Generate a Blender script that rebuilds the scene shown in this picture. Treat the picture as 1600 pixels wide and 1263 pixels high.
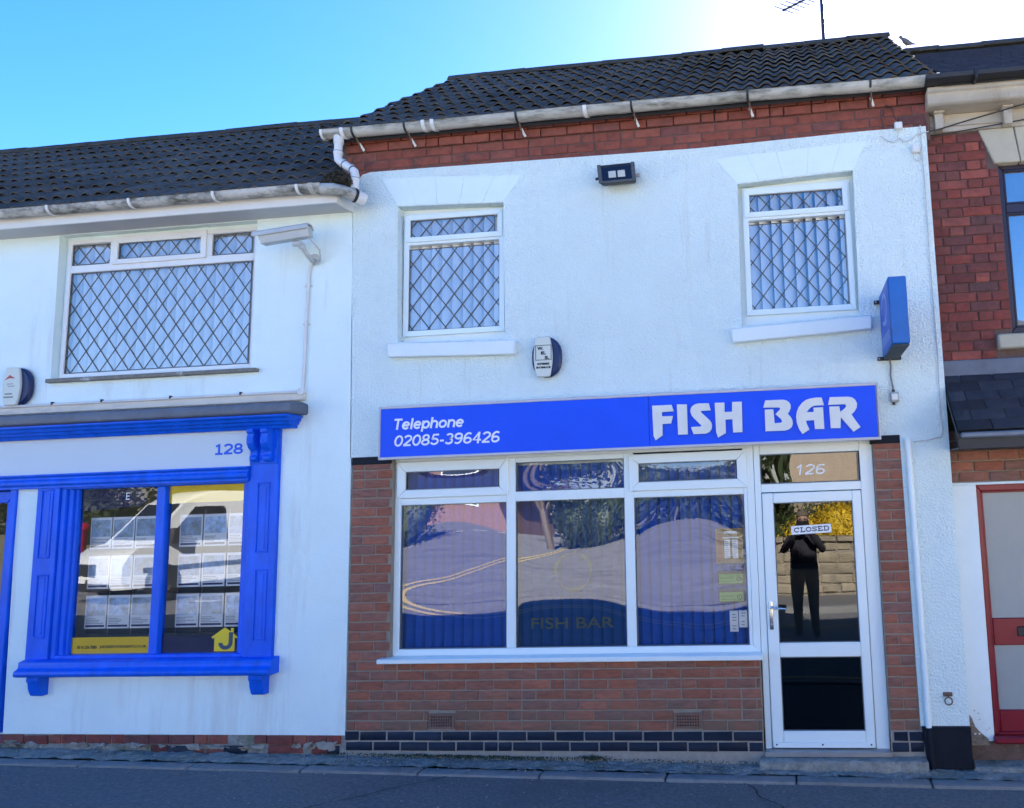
import bpy, bmesh, math, random
from math import radians as RAD, sin, cos, pi
from mathutils import Vector, Matrix, Euler, noise
random.seed(7)
for o in list(bpy.data.objects): bpy.data.objects.remove(o)
S = bpy.context.scene
COL = S.collection

# ------------------------------------------------------------------ camera
cd = bpy.data.cameras.new('camera'); cam = bpy.data.objects.new('camera', cd); COL.objects.link(cam); S.camera = cam
cd.sensor_fit = 'HORIZONTAL'; cd.sensor_width = 36; cd.lens = 27.0
cd.shift_x = -0.19245; cd.shift_y = -0.01241
cd.clip_start = 0.05; cd.clip_end = 2000
Rz = Matrix.Rotation(0.110689, 3, 'Z'); Rx = Matrix.Rotation(pi/2 + 0.129577, 3, 'X'); Rr = Matrix.Rotation(-0.034792, 3, 'Z')
cam.matrix_world = Matrix.Translation((3.5752, -5.9230, 1.9093)) @ (Rz @ Rx @ Rr).to_4x4()

# ------------------------------------------------------------------ sky, sun, exposure
SUN = Vector((0.17, 1.0, 0.665)).normalized()
w = bpy.data.worlds.new('World'); S.world = w; w.use_nodes = True
nt = w.node_tree; nt.nodes.clear()
sky = nt.nodes.new('ShaderNodeTexSky'); sky.sky_type = 'NISHITA'; sky.sun_disc = False
sky.sun_elevation = math.asin(SUN.z); sky.sun_rotation = math.atan2(SUN.x, SUN.y)
sky.altitude = 60; sky.air_density = 1.0; sky.dust_density = 0.3; sky.ozone_density = 3.0
bg = nt.nodes.new('ShaderNodeBackground'); bg.inputs[1].default_value = 0.054
wo = nt.nodes.new('ShaderNodeOutputWorld')
hs = nt.nodes.new('ShaderNodeHueSaturation'); hs.inputs['Saturation'].default_value = 1.35
nt.links.new(sky.outputs[0], hs.inputs['Color']); tint = nt.nodes.new('ShaderNodeVectorMath'); tint.operation = 'MULTIPLY'; tint.inputs[1].default_value = (.80, .75, .93)
nt.links.new(hs.outputs[0], tint.inputs[0]); nt.links.new(tint.outputs[0], bg.inputs[0]); nt.links.new(bg.outputs[0], wo.inputs[0])
sl = bpy.data.lights.new('sun', 'SUN'); sl.energy = 5.0; sl.angle = RAD(0.53); sl.color = (1, .97, .93)
sun = bpy.data.objects.new('sun', sl); COL.objects.link(sun)
sun.rotation_euler = (-SUN).to_track_quat('-Z', 'Y').to_euler()
S.view_settings.view_transform = 'Standard'; S.view_settings.look = 'None'
S.view_settings.exposure = 3.06; S.view_settings.gamma = 1.0; S.view_settings.use_curve_mapping = False

# ------------------------------------------------------------------ materials
def _n(nt, t, **k):
    n = nt.nodes.new(t)
    for a, b in k.items(): setattr(n, a, b)
    return n
MATS = {}
def mat(name, col, rough=.6, metal=0., var=.12, vscale=4., bump=0., bscale=60., bdetail=3., rnd=0., rndcol=None,
        dirt=None, stretch=(1, 1, 1), spec=.5, dirt2=None, bdist=.01, bump2=0., b2scale=6.):
    """procedural surface; var = tonal noise, rnd = per-object tone, dirt = (colour, amount, scale, threshold)"""
    if name in MATS: return MATS[name]
    m = bpy.data.materials.new(name); m.use_nodes = True; nt = m.node_tree; N = nt.nodes; L = nt.links
    b = N['Principled BSDF']; b.inputs['Roughness'].default_value = rough; b.inputs['Metallic'].default_value = metal
    b.inputs['Specular IOR Level'].default_value = spec
    geo = _n(nt, 'ShaderNodeNewGeometry')
    mp = _n(nt, 'ShaderNodeMapping'); mp.inputs['Scale'].default_value = stretch; L.new(geo.outputs['Position'], mp.inputs['Vector'])
    src = mp.outputs[0]
    if rnd or rndcol:
        oi = _n(nt, 'ShaderNodeObjectInfo')
        ad = _n(nt, 'ShaderNodeVectorMath', operation='MULTIPLY_ADD'); L.new(oi.outputs['Random'], ad.inputs[0]); ad.inputs[1].default_value = (17, 31, 23); L.new(src, ad.inputs[2]); src = ad.outputs[0]
    nz = _n(nt, 'ShaderNodeTexNoise'); nz.inputs['Scale'].default_value = vscale; nz.inputs['Detail'].default_value = 6; nz.inputs['Roughness'].default_value = .65; L.new(src, nz.inputs['Vector'])
    mr = _n(nt, 'ShaderNodeMapRange'); mr.inputs[1].default_value = .25; mr.inputs[2].default_value = .75; mr.inputs[3].default_value = 1-var; mr.inputs[4].default_value = 1+var; L.new(nz.outputs[0], mr.inputs[0])
    mul = _n(nt, 'ShaderNodeVectorMath', operation='SCALE')
    if rndcol:
        cr = _n(nt, 'ShaderNodeValToRGB'); cr.color_ramp.interpolation = 'LINEAR'
        els = [col] + list(rndcol)
        while len(cr.color_ramp.elements) < len(els): cr.color_ramp.elements.new(.5)
        for i, c in enumerate(els):
            cr.color_ramp.elements[i].position = i/(len(els)-1); cr.color_ramp.elements[i].color = (*c, 1)
        L.new(oi.outputs['Random'], cr.inputs[0]); L.new(cr.outputs[0], mul.inputs[0])
    else: mul.inputs[0].default_value = col
    if rnd:
        m2 = _n(nt, 'ShaderNodeMapRange'); m2.inputs[3].default_value = 1-rnd; m2.inputs[4].default_value = 1+rnd; L.new(oi.outputs['Random'], m2.inputs[0])
        mm = _n(nt, 'ShaderNodeMath', operation='MULTIPLY'); L.new(mr.outputs[0], mm.inputs[0]); L.new(m2.outputs[0], mm.inputs[1]); L.new(mm.outputs[0], mul.inputs['Scale'])
    else: L.new(mr.outputs[0], mul.inputs['Scale'])
    c = mul.outputs[0]
    for di, d in enumerate((dirt, dirt2)):
        if not d: continue
        dcol, amt, sc, th = d[:4]; st = d[4] if len(d) > 4 else (1, 1, 1)
        mp2 = _n(nt, 'ShaderNodeMapping'); mp2.inputs['Scale'].default_value = st; mp2.inputs['Location'].default_value = (3.1*di+1.7, 2.3, 5.1); L.new(geo.outputs['Position'], mp2.inputs['Vector'])
        n2 = _n(nt, 'ShaderNodeTexNoise'); n2.inputs['Scale'].default_value = sc; n2.inputs['Detail'].default_value = 8; n2.inputs['Roughness'].default_value = .7; L.new(mp2.outputs[0], n2.inputs['Vector'])
        r = _n(nt, 'ShaderNodeMapRange'); r.inputs[1].default_value = th; r.inputs[2].default_value = th+.18; r.inputs[3].default_value = 0; r.inputs[4].default_value = amt; L.new(n2.outputs[0], r.inputs[0])
        fac = r.outputs[0]
        if len(d) > 5:   # height band (z0 full -> z1 none): splash, moss and soot keep to a band of the wall
            sx = _n(nt, 'ShaderNodeSeparateXYZ'); L.new(geo.outputs['Position'], sx.inputs[0])
            hb = _n(nt, 'ShaderNodeMapRange'); hb.inputs[1].default_value = d[5][0]; hb.inputs[2].default_value = d[5][1]; hb.inputs[3].default_value = 1; hb.inputs[4].default_value = 0; L.new(sx.outputs[2], hb.inputs[0])
            mm = _n(nt, 'ShaderNodeMath', operation='MULTIPLY'); L.new(fac, mm.inputs[0]); L.new(hb.outputs[0], mm.inputs[1]); fac = mm.outputs[0]
        mx = _n(nt, 'ShaderNodeMix', data_type='RGBA'); L.new(fac, mx.inputs[0]); L.new(c, mx.inputs[6]); mx.inputs[7].default_value = (*dcol, 1); c = mx.outputs[2]
    L.new(c, b.inputs['Base Color'])
    if bump or bump2:
        nrm = None
        if bump:
            n3 = _n(nt, 'ShaderNodeTexNoise'); n3.inputs['Scale'].default_value = bscale; n3.inputs['Detail'].default_value = bdetail; L.new(src, n3.inputs['Vector'])
            bp = _n(nt, 'ShaderNodeBump'); bp.inputs['Strength'].default_value = bump; bp.inputs['Distance'].default_value = bdist; L.new(n3.outputs[0], bp.inputs['Height']); nrm = bp.outputs[0]
        if bump2:
            n4 = _n(nt, 'ShaderNodeTexNoise'); n4.inputs['Scale'].default_value = b2scale; n4.inputs['Detail'].default_value = 2; L.new(src, n4.inputs['Vector'])
            bp2 = _n(nt, 'ShaderNodeBump'); bp2.inputs['Strength'].default_value = bump2; bp2.inputs['Distance'].default_value = .05; L.new(n4.outputs[0], bp2.inputs['Height'])
            if nrm: L.new(nrm, bp2.inputs['Normal'])
            nrm = bp2.outputs[0]
        L.new(nrm, b.inputs['Normal'])
    MATS[name] = m; return m

def glass(name, tint=(1, 1, 1), refl=.10, rough=0.0, wave=0., wscale=2.):
    if name in MATS: return MATS[name]
    m = bpy.data.materials.new(name); m.use_nodes = True; nt = m.node_tree; nt.nodes.clear(); L = nt.links
    out = _n(nt, 'ShaderNodeOutputMaterial'); mix = _n(nt, 'ShaderNodeMixShader'); tr = _n(nt, 'ShaderNodeBsdfTransparent'); gl = _n(nt, 'ShaderNodeBsdfGlossy')
    tr.inputs[0].default_value = (*tint, 1); gl.inputs['Color'].default_value = (1, 1, 1, 1); gl.inputs['Roughness'].default_value = rough
    lw = _n(nt, 'ShaderNodeFresnel'); lw.inputs[0].default_value = 1.5
    ma = _n(nt, 'ShaderNodeMath', operation='ADD'); ma.use_clamp = True; ma.inputs[1].default_value = refl; L.new(lw.outputs[0], ma.inputs[0])
    if wave:
        geo = _n(nt, 'ShaderNodeNewGeometry'); n4 = _n(nt, 'ShaderNodeTexNoise'); n4.inputs['Scale'].default_value = wscale; n4.inputs['Detail'].default_value = 1; L.new(geo.outputs['Position'], n4.inputs['Vector'])
        bp = _n(nt, 'ShaderNodeBump'); bp.inputs['Strength'].default_value = wave; bp.inputs['Distance'].default_value = .01; L.new(n4.outputs[0], bp.inputs['Height']); L.new(bp.outputs[0], gl.inputs['Normal'])
    L.new(ma.outputs[0], mix.inputs[0]); L.new(tr.outputs[0], mix.inputs[1]); L.new(gl.outputs[0], mix.inputs[2]); L.new(mix.outputs[0], out.inputs[0])
    MATS[name] = m; return m

WHITE = (.78, .90, .88)
M_render = mat('roughcast_white', WHITE, .85, var=.04, vscale=2, bump=1.0, bscale=60, bdetail=5, bdist=.022, bump2=.25, b2scale=5, dirt=((.60, .58, .53), .35, 2.2, .58, (1, 1, .35)), dirt2=((.55, .54, .48), .45, 3.2, .60, (3.5, 1, .22)))
M_render2 = mat('painted_render_white', WHITE, .8, var=.05, vscale=1.5, bump=.5, bscale=90, bdetail=3, bdist=.008, bump2=.5, b2scale=2.5,
                dirt=((.55, .53, .50), .5, 1.6, .55, (2.5, 1, .25)), dirt2=((.50, .42, .30), .75, 5, .42, (1, 1, .5), (4.40, 4.38)))
M_smooth = mat('smooth_white_paint', (.78, .86, .85), .6, var=.04, vscale=3, bump=.25, bscale=25, bdist=.006, dirt=((.55, .54, .5), .3, 4, .6))
M_head = mat('painted_stone_head', WHITE, .75, var=.03, vscale=3, bump=.5, bscale=55, bdist=.006, dirt=((.62, .64, .60), .3, 4, .6))
M_pvc = mat('white_upvc', (.79, .87, .86), .25, var=.02, vscale=2, bump=.04, bscale=8)
M_pvc2 = mat('aged_white_upvc', (.80, .79, .76), .3, var=.04, vscale=6, dirt=((.62, .57, .45), .4, 7, .55))
M_groove = mat('grey_gasket', (.12, .13, .14), .6)
M_brick = mat('red_brick', (.32, .105, .064), .85, var=.35, vscale=22, bump=.5, bscale=90, bdist=.006, rnd=.14,
              rndcol=[(.30, .108, .066), (.24, .105, .076), (.33, .108, .062), (.20, .10, .080), (.28, .11, .072), (.31, .105, .063)], stretch=(.6, 1, 2.2),
              dirt=((.13, .115, .078), .6, 2.5, .38, (1, 1, 1), (.20, .50)), dirt2=((.32, .25, .22), .35, 30, .60))
M_eaves = mat('orange_red_brick', (.24, .062, .040), .85, var=.32, vscale=14, bump=.5, bscale=80, bdist=.006, rnd=.15,
              rndcol=[(.28, .072, .044), (.21, .058, .04), (.26, .075, .048), (.16, .055, .045)], dirt=((.04, .034, .03), .85, 4, .56))
M_oldbrick = mat('dark_old_brick', (.17, .042, .034), .85, var=.3, vscale=18, bump=.6, bscale=70, bdist=.008, rnd=.2,
                 rndcol=[(.26, .055, .04), (.13, .042, .038), (.20, .048, .037), (.10, .042, .04), (.24, .06, .043)], dirt=((.05, .035, .035), .6, 6, .58))
M_blue_brick = mat('blue_engineering_brick', (.009, .017, .036), .5, spec=.25, var=.2, vscale=16, rnd=.2, bump=.2, bscale=60, bdist=.004, dirt=((.10, .10, .09), .5, 12, .62))
M_mortar = mat('mortar', (.27, .235, .185), .95, var=.2, vscale=12, bump=.6, bscale=120, bdist=.006)
M_mortar_d = mat('dark_mortar', (.13, .085, .075), .95, var=.25, vscale=12, bump=.6, bscale=120, bdist=.006)
M_mortar_l = mat('pale_mortar', (.31, .28, .24), .95, var=.2, vscale=15, bump=.5, bscale=120, bdist=.006)
M_tile = mat('dark_concrete_tile', (.100, .090, .078), .95, spec=.12, var=.28, vscale=9, rnd=.22, bump=.8, bscale=90, bdist=.008, dirt=((.17, .16, .14), .7, 24, .62), dirt2=((.05, .055, .035), .4, 5, .60))
M_slate = mat('welsh_slate', (.034, .038, .050), .95, spec=.12, var=.3, vscale=5, rnd=.3, bump=.5, bscale=25, bdist=.008, dirt=((.10, .10, .10), .5, 10, .62))
M_ridge = mat('ridge_tile', (.07, .066, .058), .95, spec=.12, var=.35, vscale=8, bump=.6, bscale=60, dirt=((.15, .15, .11), .7, 9, .56))
M_gutter = mat('grimy_white_gutter', (.47, .46, .41), .5, var=.15, vscale=6, dirt=((.10, .095, .07), .9, 9, .47, (.35, 1, 1.4)), dirt2=((.20, .18, .13), .5, 30, .58))
M_gutter_c = mat('clean_white_plastic', (.74, .74, .72), .4, var=.06, vscale=5, dirt=((.25, .24, .2), .5, 14, .62))
M_black = mat('black_iron', (.018, .019, .022), .5, var=.2)
M_blackpaint = mat('black_masonry_paint', (.006, .010, .018), .6, spec=.2, var=.25, vscale=5, bump=.5, bscale=50, bdist=.006, dirt=((.06, .065, .07), .5, 11, .66))
M_fascia = mat('white_fascia', (.74, .73, .70), .5, var=.06, vscale=3, dirt=((.35, .32, .26), .5, 5, .6))
M_soffit = mat('soffit_board', (.50, .50, .50), .6, var=.06)
M_signblue = mat('sign_blue', (.006, .085, .80), .4, var=.06, vscale=3, spec=.25, dirt=((.12, .24, .80), .6, 7, .66, (.4, 1, 2)))
M_signtrim = mat('sign_trim', (.56, .54, .56), .4, var=.08, vscale=8)
M_letter = mat('cream_letter', (.74, .74, .70), .45, var=.05, vscale=9, dirt=((.55, .54, .47), .5, 12, .58))
M_white = mat('white_vinyl', (.86, .86, .84), .5, var=.01)
M_bluepaint = mat('blue_gloss_paint', (.004, .115, .74), .40, spec=.25, var=.22, vscale=9, stretch=(1, 1, .3), bump=.25, bscale=40, bdist=.004, dirt=((.04, .20, .80), .5, 5, .60), dirt2=((.006, .035, .20), .5, 9, .62))
M_paleblue = mat('pale_blue_board', (.60, .68, .72), .55, var=.015, vscale=2)
M_lead = mat('lead_flashing', (.12, .14, .18), .6, var=.25, vscale=6, bump=.3, bscale=8, dirt=((.32, .34, .36), .4, 8, .6))
M_darkblue = mat('dark_blue_plastic', (.006, .018, .085), .4, var=.1)
M_alarm = mat('cream_plastic', (.66, .68, .60), .45, var=.05, dirt=((.45, .46, .38), .4, 20, .6))
M_ink = mat('black_print', (.01, .01, .012), .6, var=0)
M_redink = mat('red_print', (.45, .08, .07), .6, var=.1)
M_leadstrip = mat('lead_came', (.075, .085, .095), .55, var=.15)
M_blindpale = mat('pale_blind_fabric', (.86, .88, .90), .9, var=.03)
M_blindblue = mat('blue_blind_fabric', (.012, .100, .50), .85, var=.05)
M_room = mat('dark_interior', (.045, .042, .04), .9, var=.2)
M_roomlight = mat('pale_interior', (.20, .19, .17), .9, var=.1)
M_chrome = mat('satin_chrome', (.62, .62, .63), .22, metal=1., var=.05)
M_steel = mat('galvanised_steel', (.38, .39, .40), .45, metal=.8, var=.15)
M_rust = mat('rusty_iron', (.16, .10, .075), .8, var=.3, vscale=40)
M_projblue = mat('sign_case_blue', (.010, .13, .45), .4, var=.1, vscale=4, dirt=((.05, .10, .16), .5, 6, .6))
M_projface = mat('sign_face_blue', (.02, .09, .50), .4, var=.08)
M_concrete = mat('concrete', (.29, .285, .255), .9, var=.42, vscale=16, bump=1., bscale=45, bdist=.025, bump2=.5, b2scale=9, dirt=((.10, .115, .055), .8, 4, .52), dirt2=((.36, .36, .34), .6, 9, .62))
M_edging = mat('edging_stone', (.23, .225, .215), .9, var=.2, vscale=9, rnd=.12, bump=.6, bscale=80, bdist=.006, dirt=((.13, .13, .12), .5, 5, .55))
M_asphalt = mat('pavement_asphalt', (.165, .158, .150), .9, var=.42, vscale=38, bump=1., bscale=110, bdetail=5, bdist=.006, dirt=((.40, .39, .37), .8, 48, .64), dirt2=((.105, .10, .095), .7, 1.3, .55))
M_road = mat('road_asphalt', (.20, .195, .19), .9, var=.25, vscale=2, bump=.8, bscale=120, bdist=.008, dirt=((.11, .108, .105), .8, .35, .50, (1, 3, 1)), dirt2=((.30, .29, .27), .6, .8, .58, (.4, 2, 1)))
M_yellow = mat('yellow_line_paint', (.60, .47, .20), .7, var=.15, vscale=12)
M_stonec = mat('painted_stone', (.46, .41, .33), .75, var=.12, vscale=5, bump=.3, bscale=30, bdist=.006, dirt=((.25, .20, .13), .6, 5, .55, (1, 1, .5)), dirt2=((.65, .63, .58), .5, 4, .55))
M_stonelint = mat('buff_stone', (.46, .42, .32), .8, var=.1, vscale=7, bump=.3, bscale=50, bdist=.005, dirt=((.3, .26, .18), .4, 6, .6))
M_darkframe = mat('dark_brown_upvc', (.030, .022, .036), .35, var=.08)
M_redpaint = mat('red_gloss_paint', (.22, .008, .022), .3, var=.1, vscale=4, bump=.1, bscale=12)
M_obscure = mat('obscured_glass', (.30, .33, .33), .25, var=.05, bump=.3, bscale=140, bdist=.004)
M_plaster = mat('broken_plaster', (.24, .19, .14), .95, var=.3, vscale=20, bump=1., bscale=40, bdist=.015)
G_shop = glass('shop_glass', (.95, .96, .96), .075)
G_up = glass('upstairs_glass', (.95, .96, .97), .16)
G_mid = glass('filmed_glass', (.72, .78, .68), .11)
G_door = glass('door_glass', (.90, .92, .92), .035)
G_dark = glass('dark_panel_glass', (.05, .05, .06), .01)
G_est = glass('shopfront_glass', (.97, .97, .97), .028)

# ------------------------------------------------------------------ mesh helpers
class MB:
    def __init__(s): s.v = []; s.f = []; s.sm = []
    def add(s, vs, fs, smooth=False):
        o = len(s.v); s.v += [tuple(v) for v in vs]; s.f += [tuple(i+o for i in f) for f in fs]; s.sm += [smooth]*len(fs); return s
    def box(s, x0, x1, y0, y1, z0, z1):
        return s.add([(x0, y0, z0), (x1, y0, z0), (x1, y1, z0), (x0, y1, z0), (x0, y0, z1), (x1, y0, z1), (x1, y1, z1), (x0, y1, z1)],
                     [(0, 1, 5, 4), (1, 2, 6, 5), (2, 3, 7, 6), (3, 0, 4, 7), (4, 5, 6, 7), (3, 2, 1, 0)])
    def prism(s, poly, y0, y1):           # polygon in x,z pushed along y
        n = len(poly); vs = [(x, y0, z) for x, z in poly] + [(x, y1, z) for x, z in poly]
        return s.add(vs, [tuple(range(n)), tuple(range(2*n-1, n-1, -1))] + [(i, i+n, (i+1) % n+n, (i+1) % n) for i in range(n)])
    def sweepx(s, prof, x0, x1, smooth=False):   # closed profile in y,z pushed along x
        n = len(prof); vs = [(x0, y, z) for y, z in prof] + [(x1, y, z) for y, z in prof]
        o = len(s.v); s.add(vs, [(i, (i+1) % n, (i+1) % n+n, i+n) for i in range(n)], smooth)
        s.f += [tuple(o+i for i in range(n-1, -1, -1)), tuple(o+n+i for i in range(n))]; s.sm += [False]*2; return s
    def tube(s, pts, r, n=8, cap=True, radii=None):
        pts = [Vector(p) for p in pts]; rings = []
        prev = None
        for i, p in enumerate(pts):
            if i == 0: t = pts[1]-p
            elif i == len(pts)-1: t = p-pts[i-1]
            else: t = (pts[i+1]-p).normalized()+(p-pts[i-1]).normalized()
            t.normalize()
            if prev is None: a = t.orthogonal().normalized()
            else: a = (prev-t*prev.dot(t)).normalized()
            prev = a; b = t.cross(a); rr = radii[i] if radii else r
            k = 1.
            if 0 < i < len(pts)-1:
                c = max(.5, t.dot((p-pts[i-1]).normalized())); k = 1/c
            rings.append([p+(a*cos(2*pi*j/n)+b*sin(2*pi*j/n))*rr for j in range(n)])
        vs = [v for r_ in rings for v in r_]; fs = []
        for i in range(len(pts)-1):
            for j in range(n): fs.append((i*n+j, i*n+(j+1) % n, (i+1)*n+(j+1) % n, (i+1)*n+j))
        o = len(s.v); s.add(vs, fs, True)
        if cap: s.f += [tuple(o+j for j in range(n-1, -1, -1)), tuple(o+(len(pts)-1)*n+j for j in range(n))]; s.sm += [False]*2
        return s
    def lathe(s, prof, c=(0, 0, 0), axis='z', n=16, a0=0, a1=2*pi):
        full = abs(a1-a0-2*pi) < 1e-6; m = n if full else n+1; vs = []
        for r, h in prof:
            for j in range(m):
                a = a0+(a1-a0)*j/n; x, y, z = r*cos(a), r*sin(a), h
                if axis == 'y': x, y, z = x, h, y
                if axis == 'x': x, y, z = h, x, y
                vs.append((x+c[0], y+c[1], z+c[2]))
        fs = []
        for i in range(len(prof)-1):
            for j in range(n):
                k = (j+1) % m; fs.append((i*m+j, i*m+k, (i+1)*m+k, (i+1)*m+j))
        return s.add(vs, fs, True)
    def mesh(s, name, bevel=0., seg=1, recalc=True):
        me = bpy.data.meshes.new(name); me.from_pydata(s.v, [], s.f); me.validate()
        if len(me.polygons) == len(s.sm): me.polygons.foreach_set('use_smooth', s.sm)
        bm = bmesh.new(); bm.from_mesh(me)
        if recalc: bmesh.ops.recalc_face_normals(bm, faces=bm.faces)
        if bevel:
            es = [e for e in bm.edges if len(e.link_faces) == 2 and e.calc_face_angle(0) > .5]
            bmesh.ops.bevel(bm, geom=es, offset=bevel, segments=seg, affect='EDGES', clamp_overlap=True, profile=.6)
        bm.to_mesh(me); bm.free(); me.set_sharp_from_angle(angle=RAD(40)); return me
    def build(s, name, m, parent=None, bevel=0., seg=1, recalc=True):
        return link(name, s.mesh(name, bevel, seg, recalc), m, parent)
def link(name, me, m, parent=None):
    o = bpy.data.objects.new(name, me); COL.objects.link(o)
    if m and me and not me.materials: me.materials.append(m)
    if parent: o.parent = parent
    return o
def empty(name, loc=(0, 0, 0)):
    o = bpy.data.objects.new(name, None); COL.objects.link(o); o.location = loc; o.empty_display_size = .1; return o
def tag(o, label, cat, group=None):
    o['label'] = label; o['category'] = cat
    if group: o['group'] = group
    return o
def struct(o, label=None):
    o['kind'] = 'structure'
    return o
def thing(name, label, cat, group=None): return tag(empty(name), label, cat, group)
def inst(name, me, parent, loc=(0, 0, 0), rot=(0, 0, 0), sc=(1, 1, 1)):
    o = bpy.data.objects.new(name, me); COL.objects.link(o); o.location = loc; o.rotation_euler = rot; o.scale = sc
    if parent: o.parent = parent
    return o
def box(name, b, m, parent=None, bevel=.003): return MB().box(*b).build(name, m, parent, bevel)
def prism(name, poly, y0, y1, m, parent=None, bevel=0.): return MB().prism(poly, y0, y1).build(name, m, parent, bevel)
def tube(name, pts, r, m, parent=None, n=8): return MB().tube(pts, r, n).build(name, m, parent)

def sheet_with_holes(outer, holes, y, depth):   # front face of a wall with openings and their reveals
    bm = bmesh.new(); loops = []
    for lp in [outer]+holes:
        vs = [bm.verts.new((x, y, z)) for x, z in lp]
        es = [bm.edges.new((vs[i], vs[(i+1) % len(vs)])) for i in range(len(vs))]; loops.append((vs, es))
    bmesh.ops.triangle_fill(bm, use_beauty=True, use_dissolve=False, edges=bm.edges[:], normal=(0, -1, 0))
    for vs, es in loops:
        back = [bm.verts.new((v.co.x, y+depth, v.co.z)) for v in vs]
        for i in range(len(vs)):
            j = (i+1) % len(vs); bm.faces.new((vs[i], vs[j], back[j], back[i]))
    bmesh.ops.recalc_face_normals(bm, faces=bm.faces)
    me = bpy.data.meshes.new('wall'); bm.to_mesh(me); bm.free()
    return me
def rect(x0, x1, z0, z1): return [(x0, z0), (x1, z0), (x1, z1), (x0, z1)]

def pane(name, x0, x1, z0, z1, y, m, parent, bow=0., seed=0, n=14):   # a sheet of glass with a slight bow
    vs, fs = [], []
    for j in range(n+1):
        for i in range(n+1):
            u, v = i/n, j/n; x = x0+(x1-x0)*u; z = z0+(z1-z0)*v
            d = bow*(1-(2*u-1)**2)*(1-(2*v-1)**2) + abs(bow)*.35*noise.noise(Vector((x*2.2+seed*7, z*2.2, seed)))*(16*u*(1-u)*v*(1-v))
            vs.append((x, y+d, z))
    for j in range(n):
        for i in range(n):
            a = j*(n+1)+i; fs.append((a, a+1, a+n+2, a+n+1))
    return MB().add(vs, fs, True).build(name, m, parent, recalc=False)

def text(name, body, x0, x1, z0, z1, y, m, parent=None, shear=0., weight=0., depth=.0015, fit=True):
    cu = bpy.data.curves.new('t', 'FONT'); cu.body = body; cu.size = 1; cu.shear = shear; cu.offset = weight; cu.extrude = .01
    cu.resolution_u = 4
    ob = bpy.data.objects.new('t', cu); COL.objects.link(ob); bpy.context.view_layer.update()
    me = bpy.data.meshes.new_from_object(ob.evaluated_get(bpy.context.evaluated_depsgraph_get()))
    bpy.data.objects.remove(ob); bpy.data.curves.remove(cu)
    xs = [v.co.x for v in me.vertices]; ys = [v.co.y for v in me.vertices]; zs = [v.co.z for v in me.vertices]
    ax, bx, ay, by = min(xs), max(xs), min(ys), max(ys)
    for v in me.vertices:
        fx = (v.co.x-ax)/(bx-ax); fy = (v.co.y-ay)/(by-ay); front = v.co.z > 0
        v.co = (x0+(x1-x0)*fx, y-(depth if front else -depth), z0+(z1-z0)*fy)
    me.materials.clear()
    return link(name, me, m, parent)

# plain stroked lettering: centre lines per character on a cap height of 1
def _arc(cx, cy, rx, ry, a0, a1, n=14): return [(cx+rx*cos(RAD(a0+(a1-a0)*i/n)), cy+ry*sin(RAD(a0+(a1-a0)*i/n))) for i in range(n+1)]
def _el(cx, cy, rx, ry): return _arc(cx, cy, rx, ry, 0, 360, 26)
GLYPH = {
 '0': (.66, [_el(.33, .5, .25, .42)]), '1': (.62, [[(.12, .70), (.36, .90)], [(.36, 1), (.36, 0)]]),
 '2': (.66, [_arc(.33, .69, .24, .23, 165, -35)+[(.10, .10)], [(.06, .085), (.60, .085)]]),
 '3': (.66, [_arc(.31, .715, .215, .20, 150, -90)+_arc(.31, .30, .24, .215, 90, -155)]),
 '4': (.68, [[(.46, 1), (.46, 0)], [(.46, .95), (.09, .30), (.65, .30)]]),
 '5': (.66, [[(.57, .915), (.20, .915), (.14, .50)]+_arc(.32, .325, .25, .24, 130, -160)]),
 '6': (.66, [_el(.34, .30, .235, .22), _arc(.38, .5, .28, .42, 195, 52)]), '9': (.66, [_el(.32, .70, .235, .22), _arc(.28, .5, .28, .42, 15, -128)]),
 '8': (.66, [_el(.33, .715, .20, .20), _el(.33, .285, .245, .205)]), '-': (.40, [[(.06, .37), (.34, .37)]]),
 'T': (.66, [[(.02, .915), (.62, .915)], [(.32, .9), (.32, 0)]]), 'e': (.60, [[(.08, .37), (.52, .37)], _arc(.30, .36, .225, .285, 2, 322, 22)]),
 'l': (.27, [[(.13, 1), (.13, 0)]]), 'p': (.64, [[(.11, .72), (.11, -.26)], _el(.34, .36, .22, .285)]),
 'h': (.64, [[(.11, 1), (.11, 0)], _arc(.32, .42, .21, .225, 180, 0)+[(.53, 0)]]), 'o': (.65, [_el(.32, .36, .235, .285)]), 'n': (.64, [[(.11, .72), (.11, 0)], _arc(.32, .42, .21, .225, 180, 0)+[(.53, 0)]]),
 'C': (.78, [_arc(.40, .5, .30, .415, 42, 318, 22), [(.66, .66), (.66, .98)]]), 'L': (.70, [[(.22, .93), (.22, .07)], [(.06, .93), (.38, .93)], [(.06, .07), (.64, .07)], [(.62, .05), (.62, .30)]]),
 'O': (.82, [_el(.41, .5, .31, .415)]), 'S': (.66, [_arc(.33, .71, .22, .20, 35, 270)+_arc(.33, .29, .23, .205, 90, -145), [(.58, .70), (.58, .97)], [(.08, .03), (.08, .30)]]),
 'E': (.74, [[(.22, .93), (.22, .07)], [(.06, .93), (.64, .93)], [(.06, .07), (.66, .07)], [(.22, .5), (.46, .5)], [(.62, .95), (.62, .70)], [(.64, .05), (.64, .30)]]),
 'D': (.82, [[(.22, .93), (.22, .07)], [(.06, .93), (.38, .93)]+_arc(.40, .5, .32, .43, 90, -90)+[(.06, .07)]]),
 'slab1': (.62, [[(.12, .78), (.34, .90)], [(.34, 1), (.34, .08)], [(.10, .07), (.58, .07)]])}
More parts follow.
